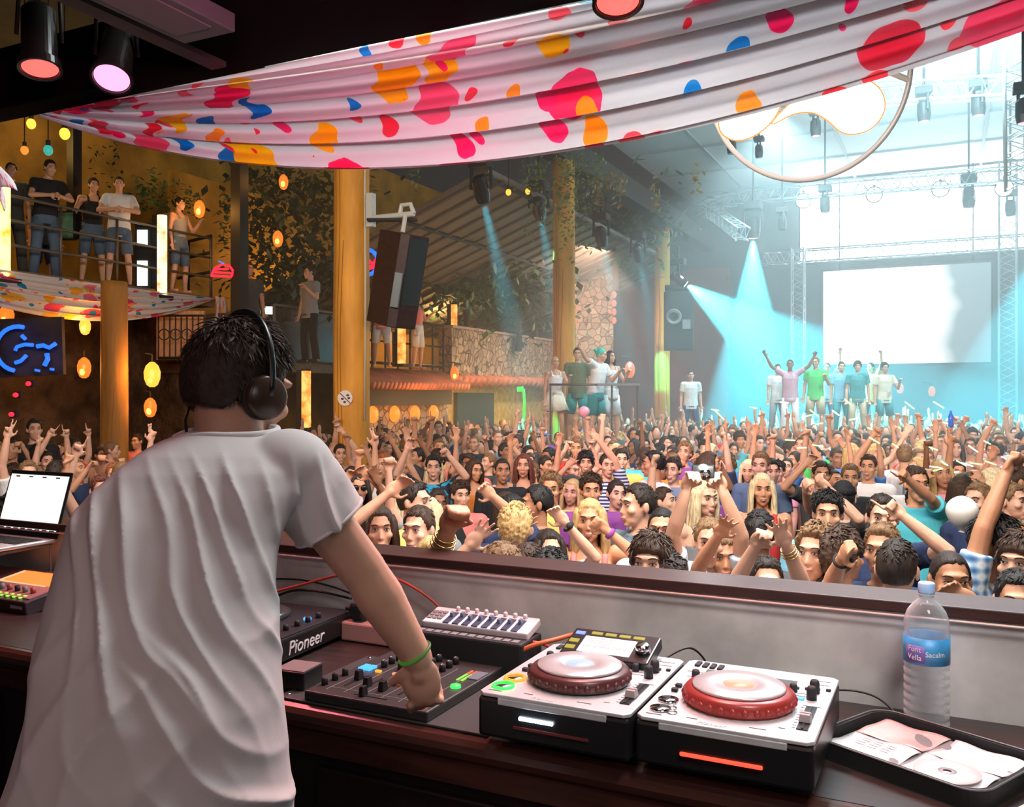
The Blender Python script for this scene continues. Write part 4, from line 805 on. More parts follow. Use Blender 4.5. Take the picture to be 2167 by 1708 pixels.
# ------------------------------------------------------------------ mezzanine
mr = thing('mezzanine_rail', 'dark barred railing under the tilted loudspeaker', 'railing', (-10.55, 15.9, 2.9))
MB().tube([(0, -1.7, 1.05), (0, 2.1, 1.05)], .035, 8).tube([(0, -1.7, .1), (0, 2.1, .1)], .03, 8).tube([(0, -1.7, .55), (0, 2.1, .55)], .022, 6).build('rail', iron, mr, smooth=True)
for i in range(9): MB().tube([(0, -1.7 + i * .475, 0), (0, -1.7 + i * .475, 1.05)], .022, 6).build('bar', iron, mr)
gr = thing('glass_rail', 'clear panel railing before the mezzanine bar', 'railing', (-10.55, 13.15, 2.9))
MB().tube([(0, -.95, 1.0), (0, .95, 1.0)], .025, 8).build('rail', railm, gr, smooth=True); MB().box((0, 0, .5), (.02, 1.9, .9)).build('panel', mat('smoked_panel', (.06, .06, .05), .15, alpha=.55), gr)
for i in range(3): MB().tube([(0, -.95 + i * .95, 0), (0, -.95 + i * .95, 1.0)], .025, 8).build('post', railm, gr)
BH = .78
bc = thing('bar_counter', 'bar counter with bottles on the mezzanine left of the pillar', 'bar', (-11.6, 13.6, 2.9)); MB().box((0, 0, BH / 2), (.5, 2.6, BH)).build('front', mat('bar_wood', (.10, .05, .025), .6, var=.4), bc); MB().box((0, 0, BH + .02), (.6, 2.7, .06)).build('bar_top', black_gl, bc)
for i in range(9): t = thing('bottle', 'dark bottle standing in the row on the mezzanine bar', 'bottle', (-11.55 + .04 * (i % 2), 12.6 + i * .17, 2.9 + BH + .05), group='bottles on the mezzanine bar'); MB().lathe([(.035, 0), (.035, .17), (.013, .22), (.013, .29), (0, .29)], n=12).build('glass', mat('dark_glass', (.03, .05, .03), .15) if i % 3 else mat('amber_glass', (.3, .12, .03), .2), t, smooth=True)
mo = thing('till_monitor', 'small lit white monitor on the mezzanine bar', 'monitor', V((-11.45, 13.1, 2.9 + BH + .235)), YAW); MB().box((0, 0, 0), (.24, .05, .17)).build('case', black_mt, mo); MB().box((0, -.03, 0), (.21, .01, .14)).build('screen', glow('monitor_light', (.75, 1, .92), 3), mo); MB().box((0, .02, -.135), (.06, .06, .10)).build('stand', black_mt, mo)
sp_ = thing('stone_parapet', 'pale stone block parapet of the mezzanine right of the lit columns', 'parapet', (-10.5, 22.1, 2.74)); sp_['kind'] = 'thing'
MB().box((0, 0, .58), (.35, 8.2, 1.16)).build('wall', stone, sp_); MB().box((0, 0, 1.19), (.42, 8.25, .06)).build('coping', mat('coping', (.45, .3, .22), .8), sp_)
fr = MB()
for i in range(28): fr.tube([(.0, -4.02 + i * .298, .06), (.34, -4.02 + i * .298, -.09)], [.12, .13], 12)
fr.build('tile_fringe', mat('terracotta', (.60, .17, .09), .8, var=.25, vs=5), sp_, smooth=True)
tw = thing('stone_tower', 'tall stone block tower between red light strips', 'tower', at(1255, 905, 25.5), YAW); tw['kind'] = 'thing'
MB().box((0, 0, 2.5), (1.05, .9, 5.9)).build('wall', stone, tw)
for s in (-1, 1):
    st = MB()
    for i in range(10): st.ell((s * .54, -.5, 3.0 + i * .24), (.07, .07, .10), nu=10, nv=6)
    st.build('light_strip', glow('strip_red', (1, .25, .10), 1.1), tw, smooth=True)
kz = thing('tiled_kiosk', 'kiosk with a terracotta tile roof and glowing niches under the mezzanine', 'kiosk', (-10.2, 15.9, 0))
MB().box((-.25, 0, 1.1), (.3, 3.8, 2.2)).build('front_wall', stone, kz); MB().box((-.02, .05, 2.30), (.25, 3.3, .34)).build('fascia', mat('kiosk_dark', (.045, .04, .035), .7), kz)
ti = MB()
for i in range(26):
    y = -1.85 + i * .148; ti.tube([(-.35, y, 2.82), (.45, y, 2.52)], [.085, .085], 10)
ti.build('tile_roof', mat('terracotta', (.60, .17, .09), .8, var=.25, vs=5), kz, smooth=True)
for i in range(4): MB().ell((-.06, -1.15 + i * .78, 1.95), (.10, .15, .17), nu=14, nv=8).build('niche_lamp', glow('niche_orange', (1, .30, .03), 1.4), kz, smooth=True)
light('POINT', 'kiosk_glow', (-9.2, 15.7, 2.0), (-10, 15.9, 1), 70, (1, .45, .12), .5)
light('POINT', 'balcony_glow', (-13, 9.5, 6.4), (-13, 9, 4), 32, (1, .60, .16), .4)
light('POINT', 'mezzanine_glow', (-12.2, 15, 5.0), (-12, 15, 3), 40, (1, .55, .12), .4)
light('POINT', 'mezzanine_glow', (-11.8, 20, 4.4), (-12, 20, 3), 170, (1, .6, .2), .4)
light('POINT', 'aisle_glow', (-9.0, 18.2, 2.4), (-10, 18, 1), 70, (1, .6, .15), .4)
light('AREA', 'parapet_wash', (-7.6, 21, 5.6), (-10.5, 21.5, 3.2), 260, (1, .72, .55), 1.5)  # added unseen warm light, brightens the stone parapet
struct('wall_aisle', MB().box((-10.75, 20.5, 1.37), (.2, 11.5, 2.74)), mat('aisle_ochre', (.60, .33, .07), .8, var=.3), 'ochre wall below the mezzanine')
struct('door_1', MB().box((-10.6, 19.6, 1.2), (.12, 1.9, 2.4)), mat('door_dark_green', (.015, .05, .045), .6), 'dark green doorway below the parapet')
# ------------------------------------------------------------------ plants
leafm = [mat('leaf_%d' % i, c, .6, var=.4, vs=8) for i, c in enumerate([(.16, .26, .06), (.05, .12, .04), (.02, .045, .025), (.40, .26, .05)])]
def leaves(mb, c, r, n, s, rng, mi=0):
    for i in range(n):
        p = V(c) + V((rng.gauss(0, r[0]), rng.gauss(0, r[1]), rng.gauss(0, r[2]))); d = V((rng.gauss(0, 1), rng.gauss(0, 1), rng.gauss(-.5, .7))).normalized(); x = d.cross(V((0, 0, 1)) if abs(d.z) < .9 else V((1, 0, 0))).normalized(); l = s * rng.uniform(.6, 1.3)
        mb.add([p, p + d * l * .5 + x * l * .28, p + d * l, p + d * l * .5 - x * l * .28], [(0, 1, 2, 3)], mi)
def plant(name, label, px, py, Y, r, n, s, m, seed, stem=None, cat='plant', droop=0):
    t = thing(name, label, cat, at(px, py, Y)); rng = random.Random(seed); mb = MB()
    if droop:
        for q in range(droop):
            dx, dy, L_ = rng.gauss(0, r[0]), rng.gauss(0, r[1]), r[2] * rng.uniform(.4, 1.6)
            for k in range(int(n / droop)): leaves(mb, (dx, dy, .3 - L_ * k / (n / droop) * 1.6), (.05, .05, .03), 1, s, rng)
    else: leaves(mb, (0, 0, 0), r, n, s, rng)
    mb.build('foliage', m, t)
    if stem: MB().tube([(0, 0, -r[2]), (.05, 0, -r[2] - stem * .5), (0, .05, -r[2] - stem)], [.06, .08, .1], 8).build('trunk', mat('bark', (.08, .05, .03), .9), t)
for a_ in (('hanging_ivy', 'bright green ivy hanging over the second log pillar', 1192, 370, 16, (.25, .2, .8), 420, .11, leafm[0], 1, None, 'ivy', 12), ('hanging_ivy', 'green ivy strand hanging left of the second pillar', 1115, 375, 15.5, (.10, .1, .55), 130, .10, leafm[0], 2, None, 'ivy', 4), ('hanging_ivy', 'short ivy tuft hanging below the swag near the nearest pillar', 878, 360, 13, (.05, .05, .3), 60, .08, leafm[0], 3, None, 'ivy', 3), ('hanging_ivy', 'dusky ivy hanging right of the second pillar', 1255, 350, 17.5, (.25, .2, .5), 160, .11, leafm[0], 4, None, 'ivy', 6), ('hanging_ivy', 'orange-lit dried vine high right of the ivy', 1340, 400, 19, (1.1, .3, .35), 240, .15, leafm[3], 5, None, 'ivy', 9),
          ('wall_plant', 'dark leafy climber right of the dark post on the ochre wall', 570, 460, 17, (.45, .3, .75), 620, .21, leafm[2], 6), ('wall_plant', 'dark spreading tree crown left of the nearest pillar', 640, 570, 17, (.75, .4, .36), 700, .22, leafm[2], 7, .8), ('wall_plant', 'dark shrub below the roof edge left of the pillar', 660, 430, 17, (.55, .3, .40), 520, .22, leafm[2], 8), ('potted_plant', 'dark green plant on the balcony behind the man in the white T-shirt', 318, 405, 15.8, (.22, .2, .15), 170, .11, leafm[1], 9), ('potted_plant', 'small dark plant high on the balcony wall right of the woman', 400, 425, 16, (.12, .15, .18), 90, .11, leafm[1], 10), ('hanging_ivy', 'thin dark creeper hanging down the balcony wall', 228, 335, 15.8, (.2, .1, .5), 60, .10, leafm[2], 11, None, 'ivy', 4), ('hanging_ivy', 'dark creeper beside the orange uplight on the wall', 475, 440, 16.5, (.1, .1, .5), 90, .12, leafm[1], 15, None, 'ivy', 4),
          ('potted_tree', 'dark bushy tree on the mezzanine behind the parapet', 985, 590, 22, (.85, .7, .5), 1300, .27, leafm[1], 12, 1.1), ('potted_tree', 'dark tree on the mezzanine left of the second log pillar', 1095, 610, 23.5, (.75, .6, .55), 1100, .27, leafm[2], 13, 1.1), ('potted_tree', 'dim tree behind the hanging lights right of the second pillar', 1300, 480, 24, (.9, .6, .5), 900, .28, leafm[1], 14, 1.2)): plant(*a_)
# ------------------------------------------------------------------ podiums
pd = thing('dancer_podium', 'dancers\' podium with a thin steel rail in front of the second pillar', 'podium', (-6.0, 15.6, 0), YAW)
MB().box((0, 0, .72), (1.9, 1.3, 1.44)).build('platform', mat('podium_dark', (.03, .06, .06), .6), pd)
for z in (2.52,): MB().tube([(-.78, -.6, z), (.82, -.6, z)], .02, 8).build('rail', railm, pd, smooth=True)
for x in (-.76, .34, .8): MB().tube([(x, -.6, 1.44), (x, -.6, 2.52)], .018, 8).build('post', railm, pd)
MB().box((.45, -.5, 2.52), (.75, .35, .04)).build('deck_shelf', grey_pl, pd)
pd2 = thing('guest_podium', 'dark raised podium under the row of guests before the lower screen', 'podium', (-2.3, 21.2, 0)); MB().box((0, 0, .7), (5.6, 2.2, 1.4)).build('platform', mat('podium_dark', (.03, .06, .06), .6), pd2)
for px, py, lab in ((1972, 828, 'small orange lamp glowing low before the back wall'), (1905, 822, 'small orange lamp left of the other under the screen corner')):
    lantern(lab, px, py, 26, .9, lo, 0)
def balloon(label, px, py, Y, r, m):
    t = thing('balloon', label, 'balloon', at(px, py, Y)); MB().lathe([(.0, -r * 1.12), (r * .25, -r * 1.02), (r * .72, -r * .68), (r, 0), (r * .93, r * .4), (r * .7, r * .74), (r * .36, r * .96), (0, r * 1.03)], n=32).build('skin', m, t, smooth=True, sub=1); MB().lathe([(.012, -r * 1.1), (.02, -r * 1.22)], n=10).build('knot', m, t)
balloon('white balloon floating over the crowd at the right', 2036, 1084, 4.9, .088, mat('balloon_white', (.82, .80, .74), .35))
balloon('pink balloon held up before the dancers\' podium', 1236, 872, 13.5, .088, mat('balloon_pink', (.85, .35, .48), .35))
# ------------------------------------------------------------------ people engine
RQ = {}                                             # key -> (MB, voxel, smooth iterations)
RM = {}
def remesh_all():
    tmp = []
    for key, (mb, vox, it) in RQ.items():
        if key in RM: continue
        o = bpy.data.objects.new('t', mb.mesh('t')); COL.objects.link(o)
        m = o.modifiers.new('r', 'REMESH'); m.mode = 'VOXEL'; m.voxel_size = vox; m.use_smooth_shade = True
        if it: s = o.modifiers.new('s', 'SMOOTH'); s.factor = .5; s.iterations = it
        tmp.append((key, o))
    dg = bpy.context.evaluated_depsgraph_get()
    for key, o in tmp:
        me = bpy.data.meshes.new_from_object(o.evaluated_get(dg)); me.name = 'm'
        me.polygons.foreach_set('use_smooth', [True] * len(me.polygons)); me.materials.clear(); RM[key] = me
    for key, o in tmp:
        d = o.data; bpy.data.objects.remove(o); bpy.data.meshes.remove(d)
    RQ.clear()
def head_rot(yaw, pitch, roll): return rotz(math.radians(yaw)) @ rotx(math.radians(pitch)) @ roty(math.radians(roll))
HC = .132                                           # pivot (base of skull) to head centre
def head_prims(mb, P, R, n=12):
    T = lambda *p: P + R @ V(p)
    E = lambda c, r: mb.ell(T(*c), r, R=R, nu=n, nv=max(6, n - 4))
    E((0, .014, .036), (.073, .092, .080)); E((0, -.022, -.02), (.064, .072, .084)); E((0, -.036, -.072), (.049, .05, .04))
    E((0, -.066, -.098), (.022, .022, .019)); E((0, -.075, .034), (.052, .022, .014)); 
    for s in (-1, 1):
        E((s * .042, -.062, -.022), (.024, .024, .02)); E((s * .077, .012, -.005), (.010, .020, .031)); E((s * .011, -.092, -.036), (.008, .011, .007))
    mb.cap(T(0, -.086, .012), T(0, -.103, -.030), .008, .0115)
    E((0, -.090, -.059), (.023, .013, .007)); E((0, -.088, -.070), (.019, .013, .008))
def hair_mesh(style, seed):
    rng = random.Random(seed); mb = MB(); nu, nv = (64, 44) if style in ('curly', 'messy') else (44, 30); rings = []
    th0 = dict(short=.085, buzz=.03, mop=.17, curly=.22, quiff=.10, long=.10, bald=.0, bun=.06, messy=.15)[style]
    for j in range(nv + 1):
        el = math.radians(-60 + 150 * j / nv); ring = []
        for i in range(nu):
            a = 2 * math.pi * i / nu
            d = V((math.sin(a) * math.cos(el), -math.cos(a) * math.cos(el), math.sin(el)))
            fa = abs(math.atan2(d.x, -d.y))
            e = math.degrees(el)
            if fa < .75: e0 = 40 - 6 * (fa / .75) ** 2 + 5 * mnoise.noise(V((a * 4, seed, 0)))
            elif fa < 1.3: e0 = 34 - 42 * (fa - .75) / .55
            elif fa < 1.75: e0 = -8 + 12 * math.sin((fa - 1.3) / .45 * math.pi)
            else: e0 = -8 - 32 * min(1, (fa - 1.75) / .5)
            if style == 'mop': e0 -= 18 if fa < 1.2 else 10
            if style == 'messy' and fa < .8: e0 -= 6
            if style in ('long', 'bun') and fa > .7: e0 -= 12
            k = min(1, max(0, (e - e0) / 9 + .5)); k = k * k * (3 - 2 * k)
            nz = mnoise.noise(d * 3.2 + V((seed * 7.1, 0, 0))); nz2 = mnoise.noise(V((a * 6, el * 2.2, seed * 3.3)))
            th = th0
            if style == 'curly': th *= 1 + .5 * mnoise.noise(d * 7 + V((0, seed, 0))) + .45 * mnoise.noise(d * 15 + V((seed, 0, 0))) + .3 * nz
            elif style == 'messy': th *= 1 + .4 * nz + .5 * nz2 + .45 * mnoise.noise(V((a * 7, el * 3 + a * 2, seed)))
            elif style == 'buzz': th *= 1
            else: th *= 1 + .45 * nz + .45 * nz2
            if style == 'quiff' and fa < 1.1 and e > 25: th += .16 * math.exp(-((e - 48) / 22) ** 2) * (1 - fa / 1.3)
            if style == 'short' and e > 50: th += .03
            th = th * k - .16 * (1 - k)
            ring.append(V((d.x * .0745 * (1 + th), .010 + d.y * .097 * (1 + th), .018 + d.z * .101 * (1 + th))))
        rings.append(ring)
    mb.loft(rings)
    if style == 'long':
        L = rng.uniform(.20, .30)
        for q in range(34):
            a = 1.05 + (2 * math.pi - 2.1) * q / 33; s, c = math.sin(a), -math.cos(a)
            r0 = V((s * .078, .012 + c * .098, .04)); sw = rng.uniform(-.015, .015); l = L * rng.uniform(.85, 1.1)
            p = [r0 * .9 + V((0, 0, .035)), r0, r0 + V((s * .012 + sw * .3, c * .008, -.09)), r0 + V((s * .016 + sw, c * .0 + .012, -.09 - l * .5)), r0 + V((s * .006 - sw, .02 - (.02 if abs(s) > .6 else 0), -.07 - l))]
            mb.tube(p, [.012, .019, .020, .017, .005], 7)
    if style == 'bun': mb.ell((0, .115, .06), (.04, .045, .04))
    if style in ('messy', 'mop', 'curly', 'quiff', 'short'):
        for q in range({'messy': 220, 'mop': 260, 'curly': 120, 'quiff': 160, 'short': 120}[style]):
            a = rng.uniform(0, 2 * math.pi); el = rng.uniform(.35, 1.5) if style != 'mop' else rng.uniform(-.1, 1.4)
            fa = abs((a + math.pi) % (2 * math.pi) - math.pi)
            if fa < .9 and el < .75: el = rng.uniform(.8, 1.5)
            d = V((math.sin(a) * math.cos(el), -math.cos(a) * math.cos(el), math.sin(el)))
            p0 = V((d.x * .074, .010 + d.y * .097, .018 + d.z * .101)) * (1 + th0 * .75)
            wh_ = V((.2, .5, 1)).normalized(); t = (wh_ * -1 if style != 'quiff' else V((0, -.6, .9))); t = t - d * t.dot(d); t = t.normalized() + V((rng.gauss(0, .5), rng.gauss(0, .5), rng.gauss(0, .35))); t = (t - d * t.dot(d) * .8).normalized()
            l = {'messy': .038, 'mop': .045, 'curly': .02, 'quiff': .03, 'short': .022}[style] * rng.uniform(.7, 1.2); u_ = {'messy': .30, 'curly': .5}.get(style, .14)
            mb.tube([p0 - t * .006, p0 + d * l * u_ + t * l * .45, p0 + d * l * u_ * .8 + t * l], [.0038, .0036, .0008], 5)
    me = mb.mesh('hair'); return me
HAIR = {}
def hair_of(style, seed):
    k = (style, seed % 3)
    if k not in HAIR: HAIR[k] = hair_mesh(style, seed % 3 + 1)
    return HAIR[k]
def face_mesh(sides=(-1, 1)):                       # eyes, eyebrows, lips overlay meshes in head frame
    ey, br, lp = MB(), MB(), MB()
    for s in sides:
        ey.ell((s * .0305, -.0835, .012), (.0135, .0085, .0060), nu=14, nv=8, mi=0)
        ey.ell((s * .0305, -.0890, .0122), (.0052, .0042, .0054), nu=10, nv=6, mi=1)
        ey.tube([(s * .0145, -.0895, .012), (s * .022, -.0940, .0168), (s * .0315, -.0940, .0185), (s * .041, -.0890, .0160), (s * .046, -.0815, .0110)], .0018, 5, mi=1)
        br.tube([(s * .014, -.0955, .032), (s * .027, -.0965, .0375), (s * .040, -.0885, .0375), (s * .050, -.077, .031)], [.0022, .0034, .0030, .0012], 6)
    lp.tube([(-.0235, -.0905, -.064), (-.010, -.1015, -.0605), (0, -.1025, -.062), (.010, -.1015, -.0605), (.0235, -.0905, -.064)], [.0015, .0045, .004, .0045, .0015], 6)
    lp.tube([(-.0235, -.0905, -.064), (-.010, -.0985, -.0695), (0, -.1000, -.071), (.010, -.0985, -.0695), (.0235, -.0905, -.064)], [.0015, .005, .0058, .005, .0015], 6)
    lp.tube([(-.022, -.0925, -.0645), (0, -.1045, -.0655), (.022, -.0925, -.0645)], .0012, 5, mi=1)
    return ey.mesh('eyes'), br.mesh('eyebrows'), lp.mesh('lips')
EYE, BROW, LIPS = face_mesh(); EYE2 = [face_mesh((s,))[:2] for s in (-1, 1)]
eye_w = mat('eye_white', (.75, .72, .70), .3); eye_d = mat('eye_dark', (.02, .013, .01), .3)
def sunglasses_mesh():
    m = MB()
    for s in (-1, 1): m.ell((s * .031, -.092, .012), (.026, .008, .020), nu=14, nv=8); m.tube([(s * .055, -.085, .016), (s * .078, -.02, .014), (s * .08, .02, .005)], .0025, 5)
    return m.mesh('sunglasses')
def cap_mesh():
    m = MB(); rings = []
    for el, k in ((8, 1.10), (30, 1.11), (55, 1.10), (75, 1.09), (89, 1.08)):
        e = math.radians(el); rings.append([V((math.sin(a) * math.cos(e) * .078 * k, .01 - math.cos(a) * math.cos(e) * .1 * k, .02 + math.sin(e) * .105 * k)) for a in [2 * math.pi * i / 28 for i in range(28)]])
    m.loft(rings)
    p = [(math.sin(a) * .075, -.07 - math.cos(a) * .105) for a in [-1.35 + 2.7 * i / 12 for i in range(13)]]
    m.prism(p, .008, 1, rotx(math.radians(8)), (0, 0, .035)); return m.mesh('cap')
def hand_prims(mb, W, d, n, style, fr=.0085, side=1, k=1.0):
    d = d.normalized(); n = (n - d * n.dot(d)).normalized(); x = d.cross(n)
    R = Matrix((x, d, n)).transposed()
    mb.ell(W + d * .050 * k, (.041 * k, .056 * k, .0165 * k), R=R, nu=12, nv=8)
    mb.cap(W - d * .02, W + d * .03, .024, .026, n=8)
    curls = dict(open=(.15, .2, .15, .2), relaxed=(.5, .6, .7, .8), fist=(1.75, 1.8, 1.8, 1.75), point=(.05, 1.75, 1.8, 1.75), vee=(.05, .05, 1.75, 1.7), grip=(1.1, 1.15, 1.2, 1.2), heart=(.8, .9, 1.0, 1.1), pinch=(.9, 1.0, 1.1, 1.2))[style]
    spread = .16 if style in ('open', 'vee') else .05
    for i, (bx, ln) in enumerate(((.029, .074), (.0095, .082), (-.010, .077), (-.029, .060))):
        ang = (1.5 - i) * spread; c = curls[i]
        f0 = (d * math.cos(ang) + x * side * math.sin(ang)).normalized()
        p = W + (d * .098 + x * side * bx) * k - n * .0; a = 0
        for s in range(3):
            a += c * (.75, 1.0, .75)[s] if c < 1 else c * (.85, .95, .6)[s]
            f = f0 * math.cos(a) + n * math.sin(a)
            l = ln * (.45, .32, .26)[s] * k; r = fr * (1.05, .97, .9)[s]
            mb.cap(p, p + f * l, r, r * .93, n=7); p = p + f * l
    tc = .3 if style in ('open', 'vee', 'relaxed') else 1.0
    p = W + d * .028 * k + x * side * .030 * k
    f = (d * .62 + x * side * .75 + n * .35 * tc).normalized()
    mb.cap(p, p + f * .040 * k, fr * 1.35, fr * 1.1, n=7); p = p + f * .040 * k
    f = (d * (.85 - .35 * tc) + x * side * (.35 - .75 * tc) + n * .55 * tc).normalized(); mb.cap(p, p + f * .032 * k, fr * 1.05, fr * .9, n=7)
PRE = dict(down=((.16, .02, -1), (.06, -.25, -1)), up=((.42, -.25, .9), (.05, -.15, 1)), upout=((.85, -.2, .55), (.45, -.2, .9)), upin=((.5, -.4, .75), (-.45, -.2, .9)),
           clap=((.40, -.60, -.25), (-.50, -.5, .75)), bent=((.35, -.25, -.85), (-.15, -.75, .6)), point=((.45, -.8, .25), (.1, -.9, .45)), lean=((.32, -.45, -.75), (-.80, -.55, .02)), phone=((.4, -.7, .15), (-.35, -.45, .85)), hip=((.55, .1, -.8), (-.75, -.35, -.5)), wide=((1, -.1, .38), (.8, -.1, .75)))
def ik(S, T, l1, l2, pole):
    d = T - S; D = max(.12, min(d.length, (l1 + l2) * .985)); dn = d.normalized()
    a = (l1 * l1 - l2 * l2 + D * D) / (2 * D); h = math.sqrt(max(0, l1 * l1 - a * a))
    p = (pole - dn * pole.dot(dn)).normalized()
    return S + dn * a + p * h, S + dn * D
def body_parts(key, arms, head=(0, 0, 0), lean=0, legs=False, vox=.008, fem=False, tops=('tee',), fat=1.0, stance=.1):
    """queue the remeshes for one pose. arms: (left, right) seen from the front (-x, +x); each (preset|Vector, hand style)"""
    mb = MB(); fr = max(.0085, vox * .95); up = rotx(math.radians(lean)); hz = V((0, 0, .95))
    U = lambda p: hz + up @ (V(p) - hz)
    def tor(mb, rows, off=0, c0=True):
        rings = []
        for z, rx, ry, y in rows:
            rings.append([U((math.cos(a) * (rx + off), y + math.sin(a) * (ry + off) * (1.0), z)) for a in [2 * math.pi * i / 20 for i in range(20)]])
        mb.loft(rings)
    sh = .165 if fem else .185; f_ = .9 if fem else 1.0; w_ = fat
    rows = [(.86, .155 * w_, .105, .01), (.95, .160 * w_, .112, .012), (1.07, .135 * f_ * w_, .095, .005), (1.2, .150 * f_ * w_, .105, .0), (1.32, .168 * f_, .110, .005), (1.40, .160 * f_, .095, .012), (1.445, .115 * f_, .075, .018), (1.48, .062, .060, .022)]
    if fem: rows[4] = (1.32, .155, .118, -.006)
    tor(mb, rows); P = U((0, .022, 1.49)); R = up @ head_rot(*head); hc = P + V((0, 0, 0)) + R @ V((0, -.018, HC + .008))
    mb.cap(U((0, .02, 1.43)), hc + R @ V((0, .022, -.05)), .054 * f_, .050 * f_, n=12); head_prims(mb, hc, R, 12 if vox > .008 else 14)
    tb = {t: MB() for t in tops}
    J = []
    for i, (sx, (spec, hs)) in enumerate(zip((-1, 1), arms)):
        S = U((sx * sh, .012, 1.405)); l1, l2 = .285, .25
        if isinstance(spec, str):
            u, f = PRE[spec]; u = V((u[0] * sx, u[1], u[2])).normalized(); f = V((f[0] * sx, f[1], f[2])).normalized()
            if u.z > .2: S = S + V((-sx * .02, 0, .035))
            E = S + u * l1; W = E + f * l2; hd = f
        else:
            if spec.z > S.z: S = S + V((-sx * .02, 0, .035))
            E, H = ik(S, spec, l1, l2 + .07, V((sx * .8, -.15, -.55))); hd = (H - E).normalized(); W = E + hd * l2
        n_ = V((0, -1, .0)) if hs not in ('fist', 'grip') else V((-sx * .5, -1, 0)); n_ = n_ if abs(hd.y) < .8 else V((-sx, 0, -.3))
        mb.ell(S, (.058 * f_, .056, .058), nu=10, nv=8)
        mb.cap(U((sx * .09, .015, 1.40)), S, .06 * f_, .055 * f_, n=10)
        mb.cap(S, E, .050 * f_, .040 * f_, n=10); mid = E.lerp(W, .3)
        mb.cap(E, mid, .038 * f_, .040 * f_, n=10); mb.cap(mid, W, .040 * f_, .027 * f_, n=10)
        hand_prims(mb, W, hd, n_, hs, fr, side=-sx if True else sx)
        J.append((S, E, W, hd))
        for t, m in tb.items():
            if t in ('tee', 'polo'):
                q = S.lerp(E, .62); m.ell(S, (.072 * f_,) * 3, nu=10, nv=8); m.cap(U((sx * .08, .015, 1.395)), S, .085 * f_, .072 * f_, n=12); m.tube([S, q], [.070 * f_, .066 * f_], 12)
    for t, m in tb.items():
        if t in ('tee', 'polo'): rr = [(.80, .178 * w_, .135, .01), (.95, .180 * w_, .135, .012), (1.07, .166 * f_ * w_, .122, .005), (1.2, .172 * f_ * w_, .126, 0), (1.32, .184 * f_, .128, .004), (1.40, .172 * f_, .113, .012), (1.445, .128 * f_, .090, .018), (1.472, .078, .074, .020)]
        elif t == 'dress': rr = [(.62, .27, .22, .01), (.78, .22, .17, .01), (.95, .176 * w_, .128, .012), (1.07, .146 * f_, .11, .005), (1.2, .160 * f_, .118, 0), (1.31, .166 * f_, .128, -.006), (1.36, .13 * f_, .112, .0)]
        else: rr = [(.82, .176 * w_, .13, .01), (.95, .176 * w_, .128, .012), (1.07, .148 * f_ * w_, .11, .005), (1.2, .163 * f_, .12, 0), (1.32, .176 * f_, .126, .0), (1.37, .145 * f_, .114, .006)]
        tor(m, rr)
        if t in ('tank', 'dress'):
            for s in (-1, 1): m.tube([U((s * .085, -.10, 1.34)), U((s * .088, -.062, 1.425)), U((s * .086, .02, 1.462)), U((s * .085, .085, 1.40)), U((s * .08, .10, 1.33))], .020, 8)
        if t == 'polo': m.tube([U((math.cos(a) * .078, .018 + math.sin(a) * .072, 1.478 + .012 * math.sin(a))) for a in [2 * math.pi * i / 14 for i in range(14)]], .013, 7, closed=True)
        RQ[(key, t)] = (m, max(.009, vox), 3)
    if legs:
        for s in (-1, 1):
            h, k, a = V((s * .09, .01, .90)), V((s * (.09 + stance * .4), -.02, .49)), V((s * (.09 + stance * .7), .03, .09))
            mb.cap(h, k, .082, .054, n=10); mb.cap(k, k.lerp(a, .35), .052, .054, n=10); mb.cap(k.lerp(a, .35), a, .054, .035, n=10); mb.cap(a + V((0, .02, -.045)), a + V((0, -.13, -.055)), .034, .030, n=8)
    RQ[(key, 'body')] = (mb, vox, 2)
    return dict(hc=hc, R=R, J=J, stance=stance, w=w_)
def legwear(kind, stance=.1, w=1.0):
    k_ = ('legs', kind, round(stance, 2))
    if k_ in RM: return RM[k_]
    m = MB()
    end = .07 if kind == 'trousers' else .50
    rings = [[V((math.cos(a) * rx, .01 + math.sin(a) * ry, z)) for a in [2 * math.pi * i / 20 for i in range(20)]] for z, rx, ry in ((.80, .17, .13), (.86, .175, .135), (.97, .172, .128), (1.02, .166, .122))]
    m.loft(rings)
    for s in (-1, 1):
        h, k, a = V((s * .088, .01, .88)), V((s * (.09 + stance * .4), -.015, .49)), V((s * (.09 + stance * .7), .03, .06))
        if kind == 'trousers': m.tube([h, k, k.lerp(a, .5), a], [.100, .075, .072, .068], 14)
        else: m.tube([h, h.lerp(k, .95)], [.104, .088], 14)
        if kind == 'trousers': m.ell((a.x, -.04, .035), (.045, .125, .035))
    RM[k_] = m.mesh('legs'); return RM[k_]
SKIN = [mat('skin_%d' % i, c, .45, var=.10, vs=9, spec=.35) for i, c in enumerate([(.62, .33, .21), (.56, .28, .17), (.70, .40, .28), (.46, .22, .125), (.28, .13, .07), (.64, .31, .18)])]
LIPM = [mat('lips_%d' % i, c, .4) for i, c in enumerate([(.52, .20, .17), (.60, .08, .09)])]; lipd = mat('mouth_dark', (.12, .03, .03), .5)
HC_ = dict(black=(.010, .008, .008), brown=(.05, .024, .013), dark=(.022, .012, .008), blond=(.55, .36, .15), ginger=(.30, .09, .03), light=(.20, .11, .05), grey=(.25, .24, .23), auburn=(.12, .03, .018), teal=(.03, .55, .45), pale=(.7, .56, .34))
def hairm(c): return mat('hair_' + c, HC_[c], .62, bump=.8, bs=70, bd=.006, var=.35, vs=60, stretch=(1.6, 1.6, .25))
